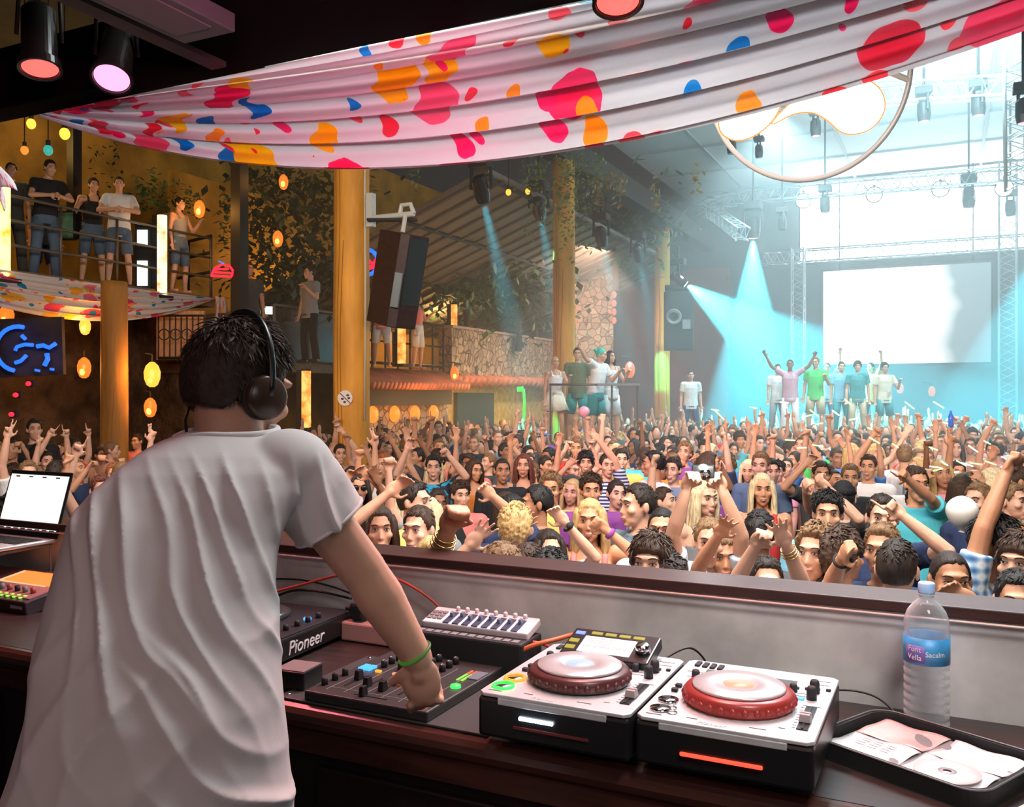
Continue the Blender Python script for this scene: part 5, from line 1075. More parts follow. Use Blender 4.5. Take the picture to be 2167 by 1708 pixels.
TC = dict(white=(.80, .80, .82), black=(.015, .016, .02), grey=(.30, .31, .33), navy=(.02, .035, .10), blue=(.06, .22, .62), sky=(.22, .58, .80), red=(.72, .05, .05), yellow=(.85, .60, .15), green=(.05, .62, .12), pink=(.85, .35, .48), purple=(.26, .06, .30), teal=(.02, .30, .32), charcoal=(.06, .065, .07), orange=(.85, .28, .05), olive=(.14, .17, .09), cream=(.80, .72, .58), denim=(.10, .16, .26), khaki=(.52, .42, .27), mauve=(.62, .36, .46), slate=(.18, .25, .34), aqua=(.10, .62, .75), coral=(.85, .24, .22), paleblue=(.55, .66, .80))
def clothm(c):
    if c == 'plaid':
        if 'cloth_plaid' in _M: return _M['cloth_plaid']
        m = mat('cloth_plaid', (.5, .6, .75), .8); nt = m.node_tree; N, Lk = nt.nodes, nt.links; b = N['Principled BSDF']
        tc = N.new('ShaderNodeTexCoord'); w1 = N.new('ShaderNodeTexWave'); w2 = N.new('ShaderNodeTexWave'); w1.bands_direction = 'X'; w2.bands_direction = 'Z'
        for w_ in (w1, w2): w_.inputs['Scale'].default_value = 6.5; Lk.new(tc.outputs['Object'], w_.inputs[0])
        mx = N.new('ShaderNodeMath'); mx.operation = 'ADD'; Lk.new(w1.outputs['Fac'], mx.inputs[0]); Lk.new(w2.outputs['Fac'], mx.inputs[1])
        r = N.new('ShaderNodeValToRGB'); r.color_ramp.elements[0].color = (.04, .12, .32, 1); r.color_ramp.elements[1].color = (.75, .85, .92, 1); r.color_ramp.elements[1].position = .8; e = r.color_ramp.elements.new(.4); e.color = (.22, .42, .66, 1)
        h = N.new('ShaderNodeMath'); h.operation = 'MULTIPLY'; h.inputs[1].default_value = .55; Lk.new(mx.outputs[0], h.inputs[0]); Lk.new(h.outputs[0], r.inputs[0]); Lk.new(r.outputs[0], b.inputs['Base Color'])
        return m
    if c in ('print', 'stripes'):
        if 'cloth_' + c in _M: return _M['cloth_' + c]
        m = mat('cloth_' + c, (.5, .6, .75), .8); nt = m.node_tree; N, Lk = nt.nodes, nt.links; b = N['Principled BSDF']; tc = N.new('ShaderNodeTexCoord'); r = N.new('ShaderNodeValToRGB'); r.color_ramp.interpolation = 'CONSTANT'
        if c == 'print': t = N.new('ShaderNodeTexNoise'); t.inputs['Scale'].default_value = 11; c0, c1, p = (.014, .02, .04, 1), (.02, .35, .62, 1), .56
        else: t = N.new('ShaderNodeTexWave'); t.bands_direction = 'Z'; t.inputs['Scale'].default_value = 9; c0, c1, p = (.02, .04, .15, 1), (.7, .72, .75, 1), .5
        r.color_ramp.elements[0].color = c0; r.color_ramp.elements[1].color = c1; r.color_ramp.elements[1].position = p
        Lk.new(tc.outputs['Object'], t.inputs[0]); Lk.new(t.outputs['Fac'], r.inputs[0]); Lk.new(r.outputs[0], b.inputs['Base Color']); return m
    return mat('cloth_' + c, TC[c], .85, bump=.55, bs=13, bd=.03, var=.08, vs=6, stretch=(1, 1, .5))
SUNG, CAPM = sunglasses_mesh(), cap_mesh()
def assemble(key, J, label, loc, rz, scale, skin, hair, hcol, top, tcol, legs='trousers', lcol='denim', group=None, face=2, extra=(), cat='person', gender=None):
    t = thing('person', label, cat, loc, rz, group, scale)
    body = link('body', RM[(key, 'body')], SKIN[skin], t)
    if top != 'none': link({'tee': 'tshirt', 'polo': 'shirt', 'tank': 'tank_top', 'dress': 'dress'}[top], RM[(key, top)], clothm(tcol), t)
    if legs: link(legs, legwear(legs, J['stance']), clothm(lcol), t)
    M = Matrix.Translation(J['hc']) @ J['R'].to_4x4()
    def hd(nm, me, m): o = link(nm, me, m, t); o.matrix_local = M; return o
    if hair: hd('hair', hair_of(hair, int(loc[0] * 37 + loc[1] * 11)), hairm(hcol))
    bm_ = hairm('brown' if hcol in ('blond', 'pale', 'light', 'teal') else hcol)
    if face == 1: hd('eyes', EYE, [eye_w, eye_d]); hd('eyebrows', BROW, bm_)
    if face >= 2:
        for e_, b_ in EYE2: hd('eye', e_, [eye_w, eye_d]); hd('eyebrow', b_, bm_)
    if face >= 2: hd('lips', LIPS, [LIPM[1] if 'redlips' in extra else LIPM[0], lipd])
    if 'sunglasses' in extra: hd('sunglasses', SUNG, black_gl)
    if 'cap' in extra: hd('cap', CAPM, [clothm('white'), clothm('blue')])
    if 'blackcap' in extra: hd('cap', CAPM, [clothm('black'), clothm('black')])
    for e in extra:
        if e in ('watchL', 'watchR', 'bandL', 'bandR', 'goldL', 'goldR'):
            S, E, W, d = J['J'][0 if e[-1] == 'L' else 1]; c = W - d * .015
            if e[:-1] == 'watch':
                m = MB(); m.torus(c, .031, .006, basis(d), n=20, m=6); m.lathe([(.019, 0), (.019, .009), (0, .010)], c + V((0, -.031, .012)), M=basis(V((0, -1, .3))), n=16); m.build('wristwatch', black_mt, t, smooth=True)
            elif e[:-1] == 'band': MB().tube([c - d * .01, c + d * .012], [.033, .032], 16).build('wristband', clothm('purple'), t, smooth=True)
            else:
                m = MB()
                for q in range(3): m.torus(c - d * .016 * q, .033 + .002 * q, .003, basis(d), n=20, m=6)
                m.build('bracelet', mat('gold', (.8, .55, .2), .25, 1), t, smooth=True)
    return t
# ------------------------------------------------------------------ crowd in front of the booth
# px, y of the crown, hair, hair colour, top, colour, yaw (+ = to the picture's right), arm at -x, arm at +x, skin, label, options
# an arm is a preset or (px, py of the hand, depth towards the booth, hand style)
D_ = ('down', 'relaxed')
NEAR = [
 (803, 1071, 'long', 'brown', 'tank', 'purple', 5, (839, 1030, .1, 'relaxed'), D_, 0, 'person with brown hair beside the T-shirt sleeve, one bare arm straight up', dict(fem=1)),
 (886, 1072, 'short', 'brown', 'tee', 'white', -28, D_, D_, 2, 'person with neat brown hair glancing down, right of the T-shirt sleeve', {}),
 (917, 963, 'short', 'black', 'tee', 'print', 0, (866, 940, .25, 'relaxed'), (942, 955, .25, 'fist'), 2, 'person in a black T-shirt with blue print, both hands beside the head', dict(H=1.74)),
 (814, 959, 'short', 'ginger', 'tee', 'white', -30, D_, D_, 0, 'person with ginger hair in a white T-shirt looking sideways', {}),
 (1108, 960, 'long', 'auburn', 'dress', 'charcoal', -5, D_, D_, 0, 'person with auburn hair and red lipstick smiling at the booth', dict(fem=1, extra=('redlips',))),
 (1063, 969, 'buzz', 'dark', 'tee', 'black', 8, D_, D_, 3, 'person with shaved head in black looking down beside the auburn hair', {}),
 (1135, 1027, 'short', 'black', 'tee', 'black', -85, D_, D_, 3, 'person in profile with dark hair and black T-shirt facing the big fist', {}),
 (1097, 1070, 'curly', 'blond', 'tee', 'paleblue', 165, D_, (1110, 1112, -.2, 'open'), 0, 'person with messy blond curls seen from behind, a hand beside the hair', {}),
 (1084, 1047, 'short', 'black', 'tee', 'navy', 30, D_, (1010, 1018, .35, 'relaxed'), 0, 'person with dark hair behind the blond curls, hand lifted to the left', {}),
 (911, 1136, 'long', 'blond', 'tee', 'cream', -10, D_, D_, 5, 'person with blond hair and sunglasses peeping over the ledge', dict(fem=1, H=1.66, extra=('sunglasses',))),
 (1062, 1150, 'short', 'light', 'tee', 'red', 0, (960, 1088, .34, 'fist'), D_, 5, 'person whose big raised orange-lit fist stands over the ledge, gold bracelet', dict(H=1.80, Y=3.06, extra=('goldL',))),
 (1040, 1160, 'short', 'dark', 'tee', 'white', 5, (1008, 1138, .2, 'open'), D_, 2, 'person hidden behind the ledge except for an open pink palm', dict(H=1.62)),
 (757, 1000, 'long', 'dark', 'tee', 'mauve', 10, (735, 1010, .25, 'relaxed'), (772, 1000, .25, 'relaxed'), 5, 'person in dark sunglasses with both hands by the face', dict(fem=1, extra=('sunglasses',))),
 (845, 876, 'short', 'dark', 'none', '', 170, D_, D_, 2, 'person without a shirt seen from behind before the kiosk', dict(H=1.86, face=0)),
 (928, 891, 'short', 'brown', 'tee', 'grey', 0, D_, D_, 2, 'person in a grey T-shirt standing tall below the kiosk roof', dict(H=1.84)),
 (1004, 921, 'buzz', 'light', 'tee', 'black', -18, D_, D_, 0, 'person with shaved head lit purple in the middle of the crowd', {}),
 (806, 896, 'buzz', 'black', 'polo', 'white', 40, D_, (775, 905, .2, 'relaxed'), 4, 'person with dark skin and white collar left of the shirtless back', dict(H=1.8)),
 (1147, 906, 'short', 'dark', 'tee', 'purple', 40, D_, D_, 2, 'person in a blue and white cap below the dancers\' podium', dict(extra=('cap',), H=1.78)),
 (1166, 1002, 'curly', 'light', 'tee', 'yellow', -6, D_, D_, 5, 'person with shaggy hair lit violet in a yellow top', {}),
 (1163, 1121, 'long', 'dark', 'tee', 'white', 10, D_, (1183, 1092, .2, 'relaxed'), 2, 'person peeking from behind a raised hand with a black wristwatch', dict(fem=1, H=1.6, extra=('watchR',))),
 (720, 940, 'short', 'dark', 'tee', 'mauve', 10, D_, (717, 905, .1, 'pinch'), 2, 'person with a long bare arm up, fingers pinched, before the nearest pillar', {}),
 (1126, 1150, 'short', 'brown', 'tee', 'coral', 175, D_, (1123, 1176, -.15, 'fist'), 2, 'person with brown hair just above the ledge, a fist at the side', dict(H=1.66, face=0)),
 (1172, 1168, 'curly', 'black', 'tee', 'slate', 170, D_, D_, 0, 'person showing only black curls above the ledge left of the blonde', dict(H=1.66, face=0)),
 (676, 874, 'buzz', 'dark', 'tee', 'olive', 170, D_, D_, 2, 'person in an olive top seen from behind below the floor lamp', dict(H=1.9, face=0)),
 (1248, 1056, 'long', 'blond', 'tank', 'coral', -4, D_, (1266, 1108, .25, 'fist'), 5, 'person with straight blond hair looking down, a fist and purple wristband before the chest', dict(fem=1, extra=('bandR',))),
 (1350, 1024, 'short', 'dark', 'polo', 'slate', -62, D_, D_, 2, 'person with short dark hair smiling in profile, slate blue shirt', dict(H=1.8)),
 (1401, 1073, 'buzz', 'black', 'tee', 'white', -8, D_, D_, 0, 'person with cropped black hair behind the camera holder, half hidden', {}),
 (1377, 1130, 'mop', 'brown', 'tee', 'navy', -14, D_, D_, 2, 'person with a brown mop of hair looking down at the ledge', {}),
 (1423, 1176, 'curly', 'dark', 'tee', 'navy', 175, D_, D_, 2, 'person showing only dark curls above the ledge beside the mop of hair', dict(H=1.64, face=0)),
 (1501, 1097, 'short', 'light', 'tee', 'paleblue', 4, (1461, 1000, .22, 'grip'), (1516, 1000, .22, 'grip'), 2, 'person in a pale blue T-shirt holding a camera overhead with both hands', dict(H=1.7)),
 (1490, 1018, 'long', 'pale', 'tank', 'grey', 35, D_, D_, 2, 'person with wavy pale blond hair smiling under the camera flash', dict(fem=1)),
 (1613, 1002, 'long', 'pale', 'tank', 'red', 5, D_, D_, 5, 'person with long pale blond hair in a red top', dict(fem=1)),
 (1382, 954, 'short', 'black', 'tee', 'white', -85, D_, D_, 3, 'person in profile with black hair and white T-shirt, mid crowd', dict(H=1.8)),
 (1424, 968, 'short', 'dark', 'tee', 'slate', -20, D_, D_, 2, 'person behind the white profile, dark hair, slate T-shirt', {}),
 (1240, 955, 'mop', 'black', 'tee', 'charcoal', 0, (1207, 980, .3, 'open'), D_, 0, 'person with black hair over the brow, an open hand beside it', {}),
 (1251, 1004, 'messy', 'brown', 'tee', 'purple', 5, D_, D_, 5, 'person with messy brown hair in a purple T-shirt', {}),
 (1315, 950, 'short', 'dark', 'tee', 'yellow', 5, (1290, 985, .2, 'fist'), D_, 2, 'person in a yellow T-shirt with a hand at the chin', {}),
 (1536, 1132, 'short', 'light', 'tee', 'white', 0, (1538, 1100, .4, 'open'), D_, 5, 'person behind a red-lit open hand with a thin silver bracelet', dict(H=1.62)),
 (1622, 1178, 'short', 'dark', 'tee', 'cream', 8, (1610, 1136, .3, 'heart'), (1655, 1132, .3, 'open'), 2, 'person at the ledge clapping overhead with gold bracelets', dict(H=1.6, extra=('goldR',))),
 (1610, 957, 'quiff', 'light', 'tee', 'denim', -12, D_, D_, 2, 'person with a sandy quiff behind the pale blond hair', dict(H=1.8)),
 (1614, 1080, 'short', 'black', 'tee', 'charcoal', 175, D_, D_, 4, 'person showing black hair from behind, left of the clapping hands', dict(face=0)),
 (1285, 960, 'short', 'dark', 'tee', 'stripes', 15, D_, (1252, 910, .1, 'open'), 0, 'person in a striped top with one lilac-lit arm stretched up', {}),
 (1606, 922, 'short', 'dark', 'tee', 'yellow', 30, D_, D_, 2, 'person in an orange-yellow T-shirt right of the flash, further back', {}),
 (1752, 1042, 'messy', 'black', 'tee', 'sky', 0, D_, D_, 0, 'person with spiky black hair staring at the booth in a pale sky blue top', dict(H=1.76)),
 (1867, 1047, 'short', 'dark', 'tee', 'navy', 6, D_, (1890, 1076, .25, 'point'), 2, 'person with open mouth and dark hair pointing at the booth', dict(H=1.78)),
 (1790, 1018, 'short', 'black', 'tee', 'charcoal', 178, (1741, 1022, .3, 'heart'), (1699, 1024, .3, 'heart'), 2, 'person in a round black cap from behind forming a heart with both hands', dict(face=0, extra=('blackcap',), H=1.72)),
 (1727, 1112, 'curly', 'light', 'tank', 'white', -22, D_, D_, 2, 'person with sandy curls looking down behind the pointing hand', {}),
 (1789, 1122, 'curly', 'brown', 'tee', 'charcoal', 150, D_, (1790, 1166, .35, 'point'), 5, 'person with brown curls pointing over the ledge, chain bracelet on the wrist', dict(H=1.72, extra=('watchL', 'watchR'))),
 (1867, 1108, 'quiff', 'light', 'tee', 'navy', -14, D_, D_, 0, 'person with a light brown quiff and navy T-shirt near the ledge', {}),
 (1907, 1142, 'short', 'dark', 'tee', 'paleblue', 172, D_, D_, 2, 'person with short dark hair seen from behind, close to the bottle', dict(face=0)),
 (2011, 1165, 'buzz', 'dark', 'tee', 'paleblue', 14, D_, (2035, 1262, .2, 'relaxed'), 3, 'person with cropped hair holding a hand to the mouth behind the bottle', dict(H=1.7)),
 (2112, 1094, 'messy', 'black', 'polo', 'plaid', 68, (2140, 975, .0, 'fist'), D_, 3, 'person in a blue plaid shirt with one long arm raised high', dict(H=1.78)),
 (2158, 1130, 'mop', 'brown', 'tee', 'cream', -20, D_, D_, 2, 'person with a brown fringe behind the plaid shirt', {}),
 (2152, 1207, 'short', 'black', 'tee', 'charcoal', 4, D_, D_, 0, 'person with black hair in the lower right corner of the crowd', dict(H=1.66)),
 (1940, 988, 'short', 'brown', 'tee', 'aqua', 20, D_, (1882, 978, .45, 'point'), 5, 'person in an aqua T-shirt pointing one long bare arm forwards', dict(H=1.8)),
 (2070, 1022, 'short', 'light', 'tee', 'navy', -30, D_, D_, 2, 'person with light brown hair above the white balloon', {}),
 (2142, 1022, 'short', 'light', 'tee', 'orange', 60, D_, D_, 2, 'person in profile with light brown hair at the right edge', {}),
 (1738, 976, 'short', 'brown', 'tee', 'charcoal', 10, (1712, 975, .2, 'relaxed'), D_, 0, 'person with brown hair and a raised bent hand above the heart-making arms', {}),
 (1800, 982, 'short', 'light', 'tee', 'black', 0, D_, D_, 0, 'person with sandy hair in black behind the heart-making arms', {}),
 (1838, 962, 'short', 'brown', 'tee', 'white', -10, (1858, 905, .0, 'fist'), D_, 0, 'person in white with a long white sleeve stretched overhead', dict(H=1.74)),
 (2053, 925, 'short', 'brown', 'tank', 'purple', 0, (2049, 855, .0, 'fist'), D_, 5, 'person with a pink-lit arm thrust straight up, fist closed', {}),
 (2100, 935, 'short', 'dark', 'tank', 'mauve', -10, (2103, 890, .0, 'fist'), D_, 5, 'person at the right with a lilac-lit raised fist', {}),
 (2024, 930, 'long', 'brown', 'tank', 'teal', 0, (2022, 880, .0, 'grip'), D_, 2, 'person holding a small blue bottle overhead', dict(fem=1)),
 (1899, 1241, 'short', 'brown', 'tee', 'grey', 10, D_, D_, 2, 'person showing only a brown crown just above the ledge by the bottle', dict(H=1.52)),
 (60, 975, 'short', 'light', 'tee', 'white', 8, (18, 912, .15, 'vee'), D_, 2, 'person at the far left stretching an arm with two fingers up', {}),
 (98, 955, 'short', 'dark', 'tee', 'olive', 20, (110, 912, .1, 'point'), (140, 908, .1, 'point'), 2, 'person joining both pointed hands into a triangle overhead', dict(H=1.7)),
 (215, 1005, 'short', 'auburn', 'tank', 'teal', 10, (165, 950, .25, 'point'), D_, 2, 'person beside the laptop screen pointing two fingers up, white wristband', dict(H=1.72)),
 (237, 933, 'bun', 'light', 'none', '', 75, D_, D_, 2, 'person in profile with tied-back hair and bare shoulders', dict(fem=1)),
 (247, 897, 'short', 'dark', 'polo', 'mauve', -30, D_, D_, 2, 'person in a lilac shirt behind the bare shoulders', dict(H=1.8)),
 (290, 918, 'short', 'dark', 'tee', 'coral', -40, D_, D_, 0, 'person with a short beard left of the white collar', {}),
 (196, 895, 'mop', 'black', 'tee', 'paleblue', 60, D_, D_, 2, 'person with black hair bowing sideways below the thin log post', {}),
 (123, 975, 'short', 'dark', 'tee', 'charcoal', 150, D_, D_, 2, 'person with dark hair from behind above the laptop screen', dict(face=0)),
 (78, 985, 'long', 'light', 'tee', 'cream', 170, D_, D_, 2, 'person with light brown hair from behind at the laptop\'s top edge', dict(face=0, fem=1, H=1.66)),
 (73, 846, 'short', 'dark', 'tee', 'black', 10, D_, D_, 2, 'person in black standing in the dark below the red dots', dict(H=2.02, Y=11.5)),
 (372, 892, 'short', 'brown', 'polo', 'slate', 20, (385, 895, .2, 'grip'), (362, 905, .2, 'grip'), 2, 'person raising a small camera left of the headphone wearer', dict(H=1.72)),
]
def face_cam(p): return math.atan2(-p.x, p.y)
SPOTS = []; SPECS = []
def spec(px, yt, hair, hcol, top, tcol, yaw, aA, aB, skin, label, o, base=0.0, idx=0):
    H = o.get('H', 1.73); Y = o.get('Y') or F * (CZ - base - H) / (yt - HY); p = at(px, yt, Y); p.z = base; rz = face_cam(p) + math.radians(yaw * .75); sc = H / 1.755
    Ri = Matrix.Rotation(-rz, 3, 'Z'); arms = []
    for a in (aA, aB):
        if isinstance(a[0], str): arms.append(a)
        else:
            wp = at(a[0], a[1], Y - a[2]); arms.append(((Ri @ (wp - p)) / sc, a[3]))
    vox = .0068 if Y < 6.5 else (.0085 if Y < 11 else .011)
    key = 'n%d' % idx; J = body_parts(key, arms, (yaw * .25, o.get('pitch', 0), o.get('roll', 0)), o.get('lean', 0), o.get('legs') is not None, vox, bool(o.get('fem')), (top,) if top != 'none' else ())
    SPOTS.append((p.x, p.y)); SPECS.append((key, J, label, p, rz, sc, skin, hair, hcol, top, tcol, o, Y))
for i, r in enumerate(NEAR): spec(*r, idx=i)
# people on the balcony, mezzanine, podiums: explicit foot height
UPPER = [
 ((96, 362), 13.7, 4.11, 'short', 'dark', 'tee', 'black', 25, ('lean', 'relaxed'), ('lean', 'relaxed'), 2, 'person in a black T-shirt leaning folded arms on the balcony rail', dict(lean=16, lw='trousers', lc='denim', H=1.8)),
 ((196, 378), 14.6, 4.11, 'short', 'black', 'tank', 'black', 15, ('bent', 'relaxed'), ('lean', 'relaxed'), 2, 'person in a black vest and denim shorts on the balcony', dict(lean=6, lw='shorts', lc='denim')),
 ((252, 392), 14.6, 4.11, 'buzz', 'brown', 'tee', 'white', 0, ('lean', 'relaxed'), ('lean', 'relaxed'), 2, 'person in a white T-shirt and denim shorts leaning on the balcony rail', dict(lean=14, lw='shorts', lc='denim', H=1.76)),
 ((380, 435), 15.7, 4.11, 'bun', 'dark', 'tank', 'grey', 60, D_, ('bent', 'relaxed'), 2, 'person in a grey vest and short denim skirt behind the white-hot column', dict(fem=1, lw='shorts', lc='denim', H=1.68)),
 ((24, 372), 13.6, 4.11, 'short', 'dark', 'tee', 'charcoal', 10, D_, D_, 0, 'person half hidden by the bright yellow lit column', dict(lw='trousers', lc='charcoal', H=1.74)),
 ((92, 345), 15.6, 4.11, 'short', 'dark', 'tee', 'navy', 30, D_, D_, 2, 'person standing back behind the leaning black T-shirt on the balcony', dict(lw='shorts', lc='navy', H=1.78)),
 ((655, 606), 15.9, 2.9, 'short', 'black', 'tee', 'grey', -70, D_, ('bent', 'relaxed'), 2, 'person in grey working behind the mezzanine bar', dict(lw='trousers', lc='black', H=1.72)),
 ((527, 597), 15.9, 2.9, 'short', 'dark', 'tee', 'charcoal', 20, D_, D_, 5, 'person in dark clothes at the left end of the mezzanine bar', dict(lw='trousers', lc='black', H=1.78)),
 ((884, 610), 19.6, 2.9, 'long', 'dark', 'tank', 'coral', 80, D_, ('bent', 'relaxed'), 2, 'person in a coral top behind the mezzanine railing right of the loudspeaker', dict(fem=1, lw='shorts', lc='white', H=1.66)),
 ((808, 655), 18.2, 2.9, 'short', 'dark', 'tee', 'coral', -10, D_, D_, 5, 'person behind the mezzanine railing below the tilted loudspeaker', dict(lw='shorts', lc='white', H=1.66, Y=1)),
 ((1175, 748), 16.6, 1.45, 'bun', 'blond', 'tank', 'white', 20, D_, ('bent', 'relaxed'), 0, 'person in a white top and short pale skirt dancing on the podium', dict(fem=1, lw='skirt', lc='cream', H=1.60)),
 ((1262, 733), 16.6, 1.45, 'bun', 'teal', 'tee', 'white', 70, ('wide', 'relaxed'), ('bent', 'relaxed'), 2, 'person with teal hair in white reaching over the podium rail', dict(lean=10, lw='shorts', lc='teal', H=1.76)),
 ((1222, 728), 17.3, 1.45, 'short', 'dark', 'tee', 'olive', 0, D_, D_, 2, 'person in olive standing behind the teal-haired dancer', dict(lw='shorts', lc='teal', H=1.80)),
 ((1292, 738), 17.2, 1.45, 'long', 'dark', 'tank', 'white', 40, D_, ('bent', 'relaxed'), 2, 'person with dark hair and bare back at the right end of the podium', dict(fem=1, lw='shorts', lc='white', H=1.74)),
 ((1672, 762), 20.0, 1.4, 'buzz', 'black', 'tee', 'mauve', 0, ('upout', 'open'), ('upout', 'grip'), 4, 'person in a mauve T-shirt with both arms flung wide on the podium', dict(lw='trousers', lc='white', H=1.74)),
 ((1726, 752), 20.2, 1.4, 'short', 'ginger', 'tee', 'green', -12, D_, ('bent', 'relaxed'), 0, 'person in a bright green T-shirt and khaki shorts on the podium', dict(lw='shorts', lc='khaki', H=1.80)),
 ((1781, 772), 20.4, 1.4, 'short', 'dark', 'tee', 'sky', 15, D_, D_, 2, 'person in a sky blue T-shirt right of the green T-shirt', dict(lw='trousers', lc='teal', H=1.70)),
 ((1815, 770), 20.0, 1.4, 'mop', 'brown', 'tee', 'teal', 5, D_, D_, 2, 'person in a dark teal V-neck top on the podium', dict(lw='trousers', lc='khaki', H=1.70)),
 ((1872, 780), 20.0, 1.4, 'curly', 'black', 'tee', 'cream', 30, D_, ('bent', 'relaxed'), 2, 'person with big black curls in cream at the right of the podium', dict(lw='shorts', lc='teal', H=1.66)),
 ((1842, 766), 20.9, 1.4, 'short', 'dark', 'tee', 'yellow', -30, D_, ('up', 'fist'), 2, 'person in pale yellow between the teal top and the black curls', dict(lw='trousers', lc='charcoal', H=1.70)),
 ((1750, 768), 21.0, 1.4, 'short', 'brown', 'tee', 'paleblue', 0, D_, ('up', 'open'), 2, 'person in pale blue behind the green T-shirt, one hand up', dict(lw='trousers', lc='denim', H=1.70)),
 ((1646, 795), 20.8, 1.4, 'short', 'dark', 'tee', 'white', 20, D_, D_, 2, 'person in white behind the mauve T-shirt', dict(lw='trousers', lc='grey', H=1.66)),
 ((1462, 772), 22.0, 1.2, 'short', 'dark', 'tee', 'white', 10, D_, D_, 2, 'person in white standing alone in the cyan haze beside the far pillar', dict(lw='trousers', lc='navy', H=1.75)),
]
for i, ((px, yt), Y, base, hair, hcol, top, tcol, yaw, aA, aB, skin, label, o) in enumerate(UPPER):
    o = dict(o); o['legs'] = 1; o['Y'] = Y; o['H'] = o.get('H', 1.74); H = o['H']
    spec(px, yt, hair, hcol, top, tcol, yaw, aA, aB, skin, label, o, base, 100 + i)
if True:
    b = thing('guest_box', 'low dark box under the lone white shirt in the haze', 'box', SPECS[-1][3] - V((0, 0, 1.2))); MB().box((0, 0, .6), (.9, .7, 1.19)).build('platform', black_mt, b)
# ------------------------------------------------------------------ pose library for the rest of the crowd
POSES = [((('up', 'open'), ('up', 'open')), 'both arms raised'), ((('up', 'fist'), D_), 'one fist raised'), ((D_, ('up', 'point')), 'one finger pointing up'), ((D_, D_), 'arms down'), ((('clap', 'open'), ('clap', 'open')), 'clapping'), ((('point', 'point'), D_), 'pointing forwards'),
         ((('upout', 'open'), ('bent', 'relaxed')), 'one arm flung out'), ((('phone', 'grip'), ('phone', 'grip')), 'hands at the face'), ((('upin', 'heart'), ('upin', 'heart')), 'hands joined overhead'), ((D_, ('up', 'vee')), 'two fingers up'), ((('bent', 'fist'), ('bent', 'relaxed')), 'forearms lifted'), ((('upout', 'open'), ('upout', 'open')), 'both arms flung wide')]
for g in (0, 1):
    for i in range(len(POSES)):
        a = POSES[i][0]; hy = (-22, 14, 0, 26, -10, 18, -26, 0, 10, -16, 22, 0)[(i + g * 5) % 12]
        POSES[i] = POSES[i] + (body_parts('p%d_%d' % (g, i), a, (hy, (0, -8, 6)[i % 3], (0, 5, -5)[(i + g) % 3]), 0, False, .0115, bool(g), ('tee', 'tank')),)
remesh_all()
for s in SPECS:
    key, J, label, p, rz, sc, skin, hair, hcol, top, tcol, o, Y = s
    lw = o.get('lw', 'trousers')
    t = assemble(key, J, label, p, rz, sc, skin, hair, hcol, top, tcol, None if lw == 'skirt' else lw, o.get('lc', 'denim'), face=o.get('face', 2 if Y < 10 else 1), extra=o.get('extra', ()), group='guests on the balcony and podiums' if o.get('legs') else 'guests at the front of the crowd')
    if lw == 'skirt':
        m = MB(); m.loft([[V((math.cos(a) * rx, .01 + math.sin(a) * ry + .0, z + .02 * math.sin(a * 5) * (z < .9))) for a in [2 * math.pi * q / 30 for q in range(30)]] for z, rx, ry in ((.66, .30, .22), (.85, .22, .17), (1.02, .165, .125))]); m.build('skirt', clothm(o['lc']), t, smooth=True)
# held things
fl_p = at(1488, 998, F * (CZ - 1.70) / (1097 - HY) - .24)
cmr = thing('camera', 'small black camera with its flash firing, held over the crowd', 'camera', fl_p, face_cam(fl_p)); MB().box((0, 0, 0), (.105, .03, .062)).build('body', black_gl, cmr, bevel=.006); MB().lathe([(.022, 0), (.022, .025), (0, .02)], (.01, -.015, -.003), M=basis((0, -1, 0)), n=20).build('lens', chrome, cmr, smooth=True); MB().ell((.0, -.022, .022), (.020, .008, .014)).build('flash', glow('flash', (1, 1, .9), 60), cmr, smooth=True)
light('POINT', 'flash_light', fl_p + V((.05, -.12, .05)), fl_p, 6, (1, 1, .92), .02)
bb = thing('blue_bottle', 'small blue bottle gripped by a raised hand at the right', 'bottle', at(2012, 888, F * (CZ - 1.73) / (930 - HY) - .05)); MB().lathe([(.03, -.1), (.033, -.08), (.033, .04), (.014, .09), (.014, .12), (0, .12)], n=16).build('body', mat('blue_glass', (.02, .12, .7), .1), bb, smooth=True)
# ------------------------------------------------------------------ the rest of the crowd
rng = random.Random(11)
HAIRS = [('short', 'dark'), ('short', 'brown'), ('short', 'black'), ('long', 'dark'), ('long', 'blond'), ('messy', 'brown'), ('long', 'brown'), ('short', 'light'), ('curly', 'dark'), ('buzz', 'dark'), ('quiff', 'brown'), ('mop', 'brown'), ('bun', 'dark'), ('buzz', 'light'), ('quiff', 'light'), ('long', 'pale'), ('messy', 'black'), ('short', 'ginger'), ('curly', 'light')]
HN = dict(short='short', long='long', messy='tousled', curly='curly', buzz='cropped', quiff='swept-up', mop='fringed', bun='tied-back'); CN = dict(dark='dark', brown='brown', black='black', blond='blond', light='sandy', pale='platinum', ginger='ginger')
TOPC = ['white', 'black', 'grey', 'navy', 'blue', 'sky', 'red', 'yellow', 'pink', 'purple', 'charcoal', 'orange', 'cream', 'slate', 'aqua', 'coral', 'green']
def zone(px, Y):
    if px < 420: return 'below the left balcony'
    if px < 800: return 'by the nearest log pillar'
    if px < 970: return 'below the kiosk roof'
    if px < 1140: return 'before the dark doorway'
    if px < 1340: return 'before the dancers\' podium'
    if px < 1470: return 'before the far pillar'
    if px < 1640: return 'under the cyan beams'
    if px < 1910: return 'before the guest podium'
    return 'before the right truss tower'
def free(x, y, r): return all((x - a) ** 2 + (y - b) ** 2 > r * r for a, b in SPOTS)
HEADS = [(r[0], r[1], s_[-1]) for r, s_ in zip(NEAR, SPECS)]
used = set(); nfill = 0; tries = 0
